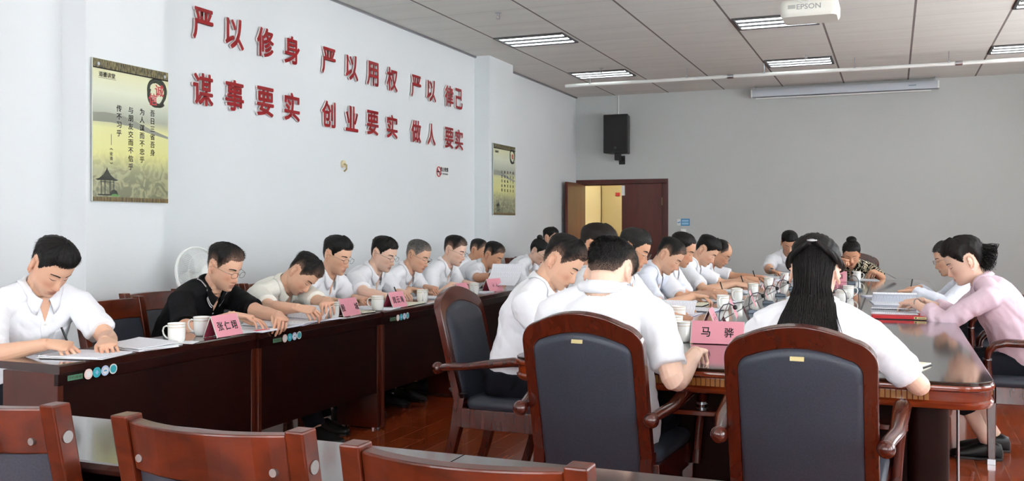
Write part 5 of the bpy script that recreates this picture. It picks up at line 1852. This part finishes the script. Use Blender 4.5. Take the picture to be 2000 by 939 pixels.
# --- right side
person('woman in a pale pink blouse with a curly ponytail', (.38, 5.98, 1.090), 180, 26, 4, 0, rh=(.09, 6.22, .83, 10), lh=(.07, 6.05, .83, -15), shirt='blouse', sleeve='three', woman=True, near=True, hair=dict(top=.022, side=.015, front=.014, line=.072, back=.008, lift=.04, n=2400, color='#120d0b'), seed=61, skin='f', feet=(-.28, -.22), crop=.6, fat=1.12, chub=.4, wide=1.02, untuck=True)
R1 = dict(hobj=person.hobj, hair=person.hair_obj, root=person.root, hand=person.last_hand[-1].copy())
mb, tt = MB(), []
for k in range(560):
    a0, b0 = rg_.uniform(0, 6.28), rg_.uniform(0, 1) ** .5
    ph, fr_ = rg_.uniform(0, 6.28), rg_.uniform(9, 16)
    Ln = rg_.uniform(.10, .19)
    pts = []
    for q in range(12):
        f = q / 11
        sp_ = .018 + .050 * min(1, f * 1.8) * (1 - .3 * f)
        am = .013 * min(1, f * 2.5)
        c = Vector((0, -.105 - .055 * min(1, f * 1.8) + Ln * f * .5, .055 - Ln * f * .92 + .015 * math.sin(f * 2.2)))
        pts.append(c + Vector((math.cos(a0) * b0 * sp_ + am * math.cos(fr_ * f + ph), math.sin(a0) * b0 * sp_ + am * math.sin(fr_ * f + ph), .006 * math.sin(fr_ * f * .7 + ph))))
    lock(mb, tt, pts, rg_.uniform(.0014, .0026), np.array(lin('#120d0b')), rg_)
R1['hobj']('ponytail', mb, M['hair'], R1['hair'], 180, np.array(tt))
b = MB(); b.tube([(0, -.100, .062), (0, -.120, .050)], .018, 12); R1['hobj']('hair_tie', b, M['black_plastic'], R1['hair'])
for s in (-1, 1):
    b = MB(); b.sphere((s * .084, -.008, -.048), .0042, 10, 6); R1['hobj']('earring', b, M['porcelain'], R1['root'])
chair_for(armchair, 'leather armchair under the woman in the pink blouse', GA, .06)
person('man with grey-streaked hair and glasses writing beyond the woman in pink', (.385, 7.70, 1.053), 180, 18, 6, 0, rh=(.12, 7.78, .81, 15), lh=(.07, 7.45, .81, -15), rpose='pen', sleeve='long', shirt='shirt_blue', hair=dict(H_MEN, grey=.35, n=2200), glasses=True, seed=62, skin='b')
pen_in(1, 'black pen in the hand of the man beyond the woman in pink')
chair_for(armchair, 'leather armchair under the man with grey-streaked hair', GA, .04)
for x, y, lb in ((.98, 8.9, 'empty leather armchair on the right side beyond the man with grey-streaked hair'), (.98, 9.7, 'empty leather armchair farthest along the right side of the table')):
    armchair.place((x, y, 0), R(90), lb, GA)


def band(hm, root, name, m, rx=.030, rz=.024, x0=-.03, x1=-.012):
    """a band around the wrist, given the hand's frame"""
    inv = (Matrix.Translation(root.location) @ root.rotation_euler.to_matrix().to_4x4()).inverted() @ hm
    b = MB(); rg = [[inv @ Vector((x, (rx + o) * math.cos(t), (rz + o) * math.sin(t) + .001)) for t in [2 * math.pi * k / 20 for k in range(20)]] for x, o in ((x0, -.004), (x0, 0), (x1, 0), (x1, -.004))]
    b.loft(rg, cap=False)
    o = obj(name, b, m, root, 40)
    return o, inv


band(S8['hand'], S8['root'], 'wristband', M['black_plastic'])
band(R1['hand'], R1['root'], 'bracelet', M['metal'], .029, .025, -.028, -.024)
o, iv = band(F1H, F1R, 'watch', M['metal'])
b = MB(); b.tube([iv @ Vector((-.021, 0, .025)), iv @ Vector((-.021, 0, .032))], .016, 16); obj('watch_face', b, M['black_plastic'], o, 40)

# ------------------------------------------------------------------ mugs
def make_mug():
    r = thing('mug', 'x', 'mug')
    b = MB()
    b.lathe([(.026, 0), (.030, .001), (.034, .006), (.0385, .025), (.0395, .05), (.0395, .078), (.0405, .090), (.0412, .0925), (.0405, .094), (.0385, .0925), (.0372, .08), (.037, .05), (.035, .02), (.028, .008), (.0, .0075)], 32, cap=True)
    obj('cup', b, M['porcelain'], r, 60)
    h = MB(); h.tube([(.0375, 0, .075), (.050, 0, .080), (.063, 0, .074), (.068, 0, .058), (.064, 0, .040), (.052, 0, .026), (.037, 0, .020)], [.0055, .0052, .005, .005, .005, .0052, .0058], 10, flat=(1, .75))
    obj('handle', h, M['porcelain'], r, 60)
    g = MB(); g.lathe([(.03975, .0745), (.0400, .0750), (.03985, .0765)], 32, cap=False); g.lathe([(.0404, .0885), (.0408, .0895), (.0409, .0905)], 32, cap=False)
    obj('rim_line', g, M['gold'], r, 60)
    t = MB(); t.lathe([(.0365, .0795), (.0366, .080), (.0, .0802)], 28)
    obj('tea', t, M['tea'], r)
    return r


mug = Proto(make_mug())
DZ, MZ = .7512, .7612
GM1, GM2 = 'white mugs on the left desks', 'white mugs on the meeting table'
for x, y, a, lb in ((-3.10, 3.50, -165, 'white mug on the nearest left desk beside the loose papers'),
                    (-3.20, 3.79, -160, 'white mug behind the name card of the black polo man'),
                    (-3.085, 4.80, -160, 'white mug left of the two-character name card'),
                    (-3.085, 5.325, -165, 'white mug between the two-character and three-character name cards'),
                    (-3.09, 5.96, -60, 'white mug on the left desks beside the far armchair'),
                    (-3.08, 6.83, -70, 'white mug on the left desks below the raised sheet')):
    mug.place((x, y, DZ), R(a), lb, GM1)
for x, y, a, lb in ((-.905, 4.36, -140, 'white mug just left of the pink name card at the near end'),
                    (-1.00, 4.62, 160, 'white mug behind the mug beside the near pink name card'),
                    (-1.10, 5.18, 170, 'white mug beside the printed booklet on the left of the table'),
                    (-1.01, 6.10, -100, 'white mug behind the second tent card of the left table side'),
                    (-1.02, 6.75, -110, 'white mug behind the third tent card of the left table side'),
                    (-1.00, 7.42, -90, 'white mug behind the fourth tent card of the left table side'),
                    (-.99, 8.30, -90, 'white mug near the far left end of the table'),
                    (-.95, 9.20, -90, 'white mug in front of the man with a watch'),
                    (-.31, 7.42, -10, 'white mug right of the long-haired woman, the farther of the pair'),
                    (-.335, 6.90, -15, 'white mug right of the long-haired woman, the nearer of the pair'),
                    (-.33, 9.75, -10, 'white mug in front of the woman in the scroll print blouse')):
    mug.place((x, y, MZ), R(a), lb, GM2)


# ------------------------------------------------------------------ pink tent cards
def tent(label, loc, rotz, text=None, L=.20, H=.105, D=.085, group=None, marks=0):
    """front face towards local -Y, ridge along X"""
    r = thing('name_card', label, 'name card', loc, R(rotz), group)
    th = .003
    sl = math.atan2(H, D / 2)
    for s, m, n in ((-1, 'pink', 'front'), (1, 'pink_dark', 'back')):
        q = MB(); q.box(-L / 2 + .003, L / 2 - .003, -th / 2, th / 2, .002, math.hypot(H, D / 2))
        me = q.mesh('face', M[m]); me.transform(Matrix.Translation((0, s * D / 2, 0)) @ Matrix.Rotation(s * (math.pi / 2 - sl), 4, 'X'))
        obj(n + '_face', me, None, r)
        for x0, x1 in ((-L / 2, -L / 2 + .003), (L / 2 - .003, L / 2)):
            q = MB(); q.box(x0, x1, -th / 2, th / 2, .0, math.hypot(H, D / 2))
            me = q.mesh('edge', M['acrylic']); me.transform(Matrix.Translation((0, s * D / 2, 0)) @ Matrix.Rotation(s * (math.pi / 2 - sl), 4, 'X'))
            obj('edge', me, None, r)
    fr = Matrix.Translation((0, -D / 2, 0)) @ Matrix.Rotation(-(math.pi / 2 - sl), 4, 'X')
    if text:
        n = len(text)
        for k, ch in enumerate(text):
            if ch == ' ': continue
            x = (k - (n - 1) / 2) * (.052 if n == 3 else .05)
            me = text_mesh(ch, .05, .0006, .0008, (.040, .044)); bake(me, fr @ frame((x, -th / 2 - .0006, .056), (1, 0, 0), (0, 0, 1)))
            me.materials.append(M['ink']); obj('lettering', me, None, r)
    elif marks:
        for k in range(marks):
            q = MB(); x = (k - (marks - 1) / 2) * .05
            rs_ = random.Random(int(loc[1] * 100) + k)
            st_ = []
            for _ in range(7):
                if rs_.random() < .55:
                    a = rs_.uniform(-.017, .004); c = rs_.uniform(.036, .076); st_.append((a, a + rs_.uniform(.008, .016), c, c + .0025))
                else:
                    a = rs_.uniform(-.015, .015); c = rs_.uniform(.036, .055); st_.append((a, a + .0025, c, c + rs_.uniform(.010, .022)))
            for a, b, c, d in st_:
                q.box(x + a, x + b, -th / 2 - .0009, -th / 2 - .0002, c, d)
            me = q.mesh('lettering', M['ink']); me.transform(fr); obj('lettering', me, None, r)
    return r


GN1, GN2 = 'pink name cards on the left desks', 'pink name cards on the meeting table'
tent('pink tent card with three dark characters in front of the man in the black polo', (-3.09, 3.82, DZ), 90, '张仁翊', group=GN1)
tent('pink tent card with two spaced characters next to the white mug of the bowing man', (-3.09, 4.96, DZ), 90, '殷  城', group=GN1)
tent('pink tent card with three characters in front of the fifth man in the left row', (-3.09, 5.565, DZ), 90, '周云海', group=GN1)
tent('pink tent card on the left desks below the raised sheet', (-3.09, 6.60, DZ), 90, None, group=GN1, marks=2)
tent('pink tent card on the left desks farthest from the camera', (-3.10, 7.25, DZ), 78, None, group=GN1, marks=2)
tent('large pink card with two characters at the near end of the meeting table', (-.745, 4.36, MZ), 4, '马 骅', L=.24, H=.10, group=GN2)
for y, a, lb in ((4.98, 94, 'pink tent card behind the large pink card, first along the left table side'), (5.62, 96, 'pink tent card second along the left table side'), (6.42, 96, 'pink tent card third along the left table side'),
                 (7.08, 97, 'pink tent card fourth along the left table side'), (7.9, 97, 'pink tent card fifth along the left table side'), (8.65, 97, 'pink tent card sixth along the left table side')):
    tent(lb, (-.89, y, MZ), a, None, L=.19, group=GN2, marks=2)
tent('pink card with two dark characters in front of the woman in the scroll print', (-.52, 9.55, MZ), 0, ' 奇丽', L=.22, H=.10, group=GN2)


# ------------------------------------------------------------------ gooseneck microphones
M['mic_base'] = mat('slate microphone base', '#59646f', 0.35, 0.3)


def make_mic():
    r = thing('microphone', 'x', 'microphone')
    b = MB(); b.prism([(-.05, -.0), (.05, 0), (.05, .018), (.03, .032), (-.045, .020)], -.045, .045, (1, 2, 0))
    obj('base', b, M['mic_base'], r, bevel=.003)
    obj('button', MB().box(-.012, .012, .010, .03, .0275, .034), M['black_plastic'], r)
    g = MB(); g.tube([(0, .03, .028), (0, .035, .07), (0, .03, .12), (0, .005, .155), (0, -.035, .165), (0, -.065, .150)], [.006, .0045, .004, .004, .004, .0045], 8)
    obj('gooseneck', g, M['grey_plastic'], r, 60)
    w = MB(); w.sphere((0, -.078, .138), .014, 14, 9, (1, 1.2, 1.2))
    obj('windshield', w, M['black_plastic'], r, 60)
    for c in r.children: c.data.transform(Matrix.Scale(.76, 4))
    return r


mic = Proto(make_mic())
for x, y, a, lb in ((-.83, 5.05, 115, 'gooseneck microphone behind the large pink name card'), (-.80, 5.95, 110, 'gooseneck microphone beside the second tent card'), (-.80, 6.70, 100, 'gooseneck microphone beside the third tent card'),
                    (-.80, 7.45, 100, 'gooseneck microphone beside the fourth tent card'), (-.78, 8.25, 95, 'gooseneck microphone beside the fifth tent card'), (-.74, 9.25, 30, 'gooseneck microphone in front of the man with a watch'),
                    (-.36, 9.25, 10, 'gooseneck microphone in front of the woman in the scroll print'), (-.29, 8.3, -60, 'gooseneck microphone on the right of the table beyond the mugs'), (-.31, 6.55, -70, 'gooseneck microphone on the right of the table beside the nearer mug')):
    mic.place((x, y, MZ), R(a), lb, 'gooseneck microphones')


# ------------------------------------------------------------------ papers and books
def sheet(name, w, h, m, parent=None, lift=0.0, edge=0.0, fold=0.0, th=.0012, n=16, seed=0):
    """a sheet or booklet leaf, w across X, curling up towards +X"""
    q = MB(); top, bot = [], []
    for i in range(n + 1):
        u = i / n
        x = (u - .5) * w; z = lift * max(0, u - .35) ** 2 / .42 + edge * math.sin(u * math.pi) + fold * abs(u - .5)
        x -= lift * .45 * max(0, u - .35) ** 2
        top.append((x, z + th)); bot.append((x, z))
    poly = top + bot[::-1]
    q.prism(poly, -h / 2, h / 2, (0, 2, 1))
    return obj(name, q, m, parent, 50)


def stack(label, loc, rotz, m='paper', w=.21, h=.297, n=3, group='papers on the desks', top='printed', lift=.0, cat='papers'):
    r = thing('paper_stack', label, cat, loc, R(rotz), group)
    rg = random.Random(int(abs(loc[0] * 1000 + loc[1] * 77)))
    z = 0
    for k in range(n):
        s = sheet('sheet', w, h, M[top] if k == n - 1 else M[m], r, lift if k == n - 1 else 0, .002 if k == n - 1 else 0, 0, .002)
        s.location = (rg.uniform(-.012, .012), rg.uniform(-.012, .012), z); s.rotation_euler = (0, 0, rg.uniform(-.12, .12)); z += .0024
    return r


def booklet(label, loc, rotz, lift=.06, th=.008, w=.2, h=.28, m='printed', group='open booklets', cover='paper_blue'):
    """open booklet: two page blocks, the right leaf curling up"""
    r = thing('booklet', label, 'booklet', loc, R(rotz), group)
    obj('cover', MB().box(-w - .003, w + .003, -h / 2 - .003, h / 2 + .003, 0, .0012), M[cover], r)
    for s in (-1, 1):
        q = MB(); pts = [(s * w * i / 10, th * (1 - .65 * (i / 10) ** 2) * min(1, .35 + i * .4)) for i in range(11)]
        q.prism([(0, .0014)] + pts + [(s * w, .0014)], -h / 2, h / 2, (0, 2, 1)); obj('page_block', q, M[m], r, 50)
    if lift:
        q = MB(); top, bot = [], []
        for i in range(15):
            u = i / 14; a = u * 2.0
            x = w * .62 * (u - .18 * u * u); z = th + lift * math.sin(a * 1.05)
            top.append((x, z + .0012)); bot.append((x, z))
        q.prism(top + bot[::-1], -h / 2, h / 2, (0, 2, 1)); obj('leaf', q, M[m], r, 60)
    return r


def notebook(label, loc, rotz, cover='black_plastic', w=.14, h=.2, group='notebooks'):
    r = thing('notebook', label, 'notebook', loc, R(rotz), group)
    obj('cover', MB().box(-w, w, -h / 2, h / 2, 0, .003), M[cover], r, bevel=.001)
    for s in (-1, 1):
        q = MB(); pts = [(s * (w - .006) * i / 8, .0032 + .009 * (1 - .5 * (i / 8) ** 2) * min(1, .3 + i * .5)) for i in range(9)]
        q.prism([(0, .0032)] + pts + [(s * (w - .006), .0032)], -h / 2 + .005, h / 2 - .005, (0, 2, 1)); obj('page_block', q, M['cream_paper'], r, 50)
    return r


GP = 'papers on the left desks'
stack('white papers under the pen hand of the nearest man', (-3.16, 3.02, DZ), 96, n=4, group=GP)
stack('loose white papers between the nearest man and the first mug', (-3.17, 3.33, DZ), 84, n=5, group=GP, lift=.012)
stack('single white sheet under the first mug on the left desks', (-3.10, 3.53, .7504), 20, n=1, w=.15, h=.10, group=GP, top='paper')
booklet('open printed booklet in front of the man in the black polo', (-3.14, 4.20, DZ), 92, .02, group=GP)
stack('papers beside the tent card of the man in the black polo', (-3.20, 3.95, DZ), 70, n=3, group=GP)
r = thing('pen', 'red pen lying by the open booklet of the black polo man', 'pen', (-3.06, 4.00, DZ + .0045), R(70))
b = MB(); b.tube([(0, 0, 0), (.012, 0, 0)], [.001, .004], 8).tube([(.012, 0, 0), (.11, 0, 0)], .0045, 8); obj('barrel', b, M['red'], r, 40)
b = MB(); b.tube([(.11, 0, 0), (.145, 0, 0)], .0052, 8); obj('cap', b, M['white_plastic'], r, 40)
booklet('open booklet with a curled leaf in front of the bowing man', (-3.17, 4.64, DZ), 84, .07, group=GP)
stack('bluish papers under the curled booklet of the bowing man', (-3.16, 4.42, DZ), 100, n=4, group=GP, m='paper_blue')
notebook('small dark notebook between two mugs on the left desks', (-3.12, 5.17, DZ), 80, w=.07, h=.15)
stack('white papers in front of the fifth man in the left row', (-3.18, 5.44, DZ), 95, n=3, group=GP)
notebook('open cream notebook with black cover in front of the grey-haired man', (-3.15, 5.80, DZ), 92)
stack('white papers in front of the faded-haired man with glasses', (-3.2, 6.4, DZ), 88, n=3, group=GP)
stack('white papers beyond the raised sheet on the left desks', (-3.18, 7.05, DZ), 92, n=3, group=GP)
notebook('open notebook at the far end of the left desks', (-3.15, 8.4, DZ), 90)
# the raised sheet
r = thing('paper_sheet', 'white printed sheet held up by the cropped-haired man in the left row', 'paper', (-3.06, 7.38, .86), R(90))
q = MB(); pt = []
for i in range(13):
    u = i / 12; pt.append((-.10 + .20 * u + .02 * math.sin(u * 3), -.06 + .17 * u * (.4 + .6 * u)))
q.prism(pt + [(x + .001, z - .001) for x, z in pt[::-1]], -.14, .14, (0, 2, 1)); obj('sheet', q, M['printed'], r, 60)

GT = 'papers on the meeting table'
booklet('curled printed booklet on the left of the table beside the pair of mugs', (-1.24, 5.62, MZ), 86, .075, w=.21, group=GT)
stack('bluish printed papers beside the second tent card', (-1.17, 6.02, MZ), 84, n=4, group=GT, m='paper_blue', w=.24)
notebook('open cream notebook under the hand of the man in the bluish polo', (-1.27, 6.42, MZ), 88)
stack('white papers beside the third tent card', (-1.15, 6.78, MZ), 80, n=3, group=GT)
notebook('open cream notebook of the balding-fronted man', (-1.28, 7.1, MZ), 88)
stack('thick white papers in front of the man bent over at mid table', (-1.22, 7.72, MZ), 84, n=6, group=GT, w=.25)
notebook('open notebook of the man bent over at mid table', (-1.27, 8.12, MZ), 86)
stack('white papers of the bald-fronted man', (-1.22, 8.72, MZ), 84, n=5, group=GT)
booklet('open white booklet at the far left corner of the table', (-1.18, 9.55, MZ), 60, .03, group=GT)
booklet('open white booklet in front of the man with a watch', (-.95, 9.85, MZ), 178, .02, group=GT)
stack('white papers in front of the woman in the scroll print', (-.25, 9.95, MZ), 5, n=2, group=GT)
stack('white papers in front of the man at the near left corner of the table', (-1.22, 4.42, MZ), 80, n=4, group=GT)
booklet('open white booklet with a raised leaf on the right of the table', (.0, 7.05, MZ), -84, .07, group=GT, w=.19)
stack('white papers on the right of the table by the far pen hand', (.12, 7.78, MZ), -88, n=4, group=GT)
stack('bluish papers beyond the raised leaf on the right of the table', (-.06, 7.65, MZ), -80, n=3, group=GT, m='paper_blue')
booklet('open printed booklet under the hands of the woman in pink', (.0, 6.10, MZ + .021), -88, .02, group=GT, w=.17, h=.25)
notebook('white notebook by the elbow of the long-haired woman', (.0, 3.90, MZ), 70, cover='black_plastic')
r = thing('paper_sheet', 'thin sheet held up in the left hand of the woman in the scroll print', 'paper', (-.13, 9.90, .84), R(8))
q = MB(); pt = [(-.02 + .17 * i / 10, .03 - .085 * (i / 10) ** 1.2) for i in range(11)]
q.prism(pt + [(x, z - .0012) for x, z in pt[::-1]], -.11, .11, (0, 2, 1)); obj('sheet', q, M['paper'], r, 60)

# red folder under the hands of the woman in pink
r = thing('folder', 'red box folder with a gold label lying at the right edge of the table', 'folder', (.045, 5.965, MZ), R(2))
obj('cover', MB().box(-.165, .165, -.12, .12, .003, .020), M['red'], r, bevel=.002)
obj('pages', MB().box(-.16, .16, -.115, .115, .0, .003), M['black_plastic'], r)
obj('label', MB().box(.06, .125, -.1215, -.12, .005, .018), M['brass'], r)
obj('mark', MB().box(.064, .074, -.1222, -.1215, .008, .016), M['ink'], r)
obj('lettering', MB().box(.080, .118, -.1222, -.1215, .010, .014), M['pav'], r)
r = thing('phone', 'black phone lying on the far armchair seat', 'phone', (-1.98, 4.20, .4835), R(35))
obj('body', MB().box(-.036, .036, -.075, .075, 0, .009), M['black_plastic'], r, bevel=.003)
obj('screen', MB().box(-.033, .033, -.07, .07, .009, .0095), M['glass_dark'] if 'glass_dark' in M else M['black_line'], r)

# shiny black handbag on the chair behind the woman in pink
r = thing('handbag', 'shiny black handbag on the armchair behind the woman in pink', 'bag', (1.02, 7.85, .49), R(80))
patent = mat('shiny black bag leather', '#0a0a0b', 0.15, coat=0.6)
b = MB(); rg = []
for z, a, c in ((0, .15, .07), (.03, .17, .085), (.12, .165, .08), (.19, .14, .055), (.22, .12, .03)):
    rg.append([(x + .006 * math.sin(x * 60 + z * 50), y, z) for x, y in rrect(-a, a, -c, c, min(a, c) * .8, 6)])
b.loft(rg); obj('body', b, patent, r, 60)
for s in (-1, 1):
    h = MB(); h.tube([(-.08, s * .03, .20), (-.075, s * .035, .27), (-.03, s * .04, .31), (.03, s * .04, .31), (.075, s * .035, .27), (.08, s * .03, .20)], .007, 8); obj('handle', h, patent, r, 60)
z_ = MB(); z_.tube([(-.11, 0, .222), (.11, 0, .222)], .004, 6); obj('zip', z_, M['metal'], r)

# ------------------------------------------------------------------ white stand fan by the left wall
r = thing('stand_fan', 'white stand fan between the near pillar and the man in the black polo', 'fan', (-4.42, 5.22, 0), R(-6))
HZ_ = .95
b = MB(); b.lathe([(.20, 0), (.20, .015), (.17, .03), (.04, .04), (.03, .05)], 28); obj('base', b, M['white_plastic'], r, 40)
b = MB(); b.tube([(0, 0, .05), (0, 0, .80)], .016, 12).tube([(0, 0, .5), (0, 0, .54)], .024, 12); obj('pole', b, M['white_plastic'], r, 40)
TL = Matrix.Translation((0, 0, HZ_)) @ Matrix.Rotation(R(-16), 4, 'Y')       # head tilted up, blowing along +X
def fobj(name, mb, m, sm=50):
    me = mb.mesh(name, m, sm); me.transform(TL); return obj(name, me, None, r)
b = MB(); b.tube([(-.20, 0, 0), (-.19, 0, 0), (-.12, 0, 0), (-.07, 0, 0), (-.05, 0, 0)], [.03, .05, .06, .062, .05], 18).box(-.14, -.07, -.02, .02, -.16, -.05); fobj('motor', b, M['white_plastic'])
for sgn, nm in ((1, 'front_grille'), (-1, 'rear_grille')):
    g = MB(); Rr = .205
    for k in range(72):
        t = 2 * math.pi * k / 72
        pts = []
        for q in range(6):
            rr_ = .055 + (Rr - .055) * q / 5
            x = sgn * (.075 - .07 * (q / 5) ** 2.6)
            pts.append((x, rr_ * math.cos(t + .15 * (1 - q / 5)), rr_ * math.sin(t + .15 * (1 - q / 5))))
        g.tube(pts, .0013, 4)
    for rad, x in ((Rr, sgn * .006), (.15, sgn * .056), (.10, sgn * .071), (.057, sgn * .075)):
        g.tube([(x, rad * math.cos(t), rad * math.sin(t)) for t in [2 * math.pi * k / 48 for k in range(49)]], .0065 if rad == Rr else .0018, 6)
    if sgn == 1: g.tube([(.073, 0, 0), (.079, 0, 0)], .056, 24)
    fobj(nm, g, M['white_plastic'])
for k in range(3):
    bl = MB(); rg = []
    for q in range(6):
        rr_ = .03 + .15 * q / 5; hw_ = (.25, .45, .52, .52, .46, .3)[q]
        rg.append([(-.01 + .03 * s * (.8 - .3 * q / 5) + dx, rr_ * math.cos(2.094 * k + s * hw_), rr_ * math.sin(2.094 * k + s * hw_)) for s, dx in ((-1, 0), (-.5, .004), (0, .005), (.5, .004), (1, 0), (1, -.002), (0, .003), (-1, -.002))])
    bl.loft(rg); fobj('blade', bl, mat('translucent grey fan blade', '#cfd4d6', 0.3) if k == 0 else bpy.data.materials['translucent grey fan blade'])
b = MB(); b.tube([(-.05, 0, 0), (.03, 0, 0), (.04, 0, 0)], [.028, .03, .02], 16); fobj('hub', b, M['white_plastic'])
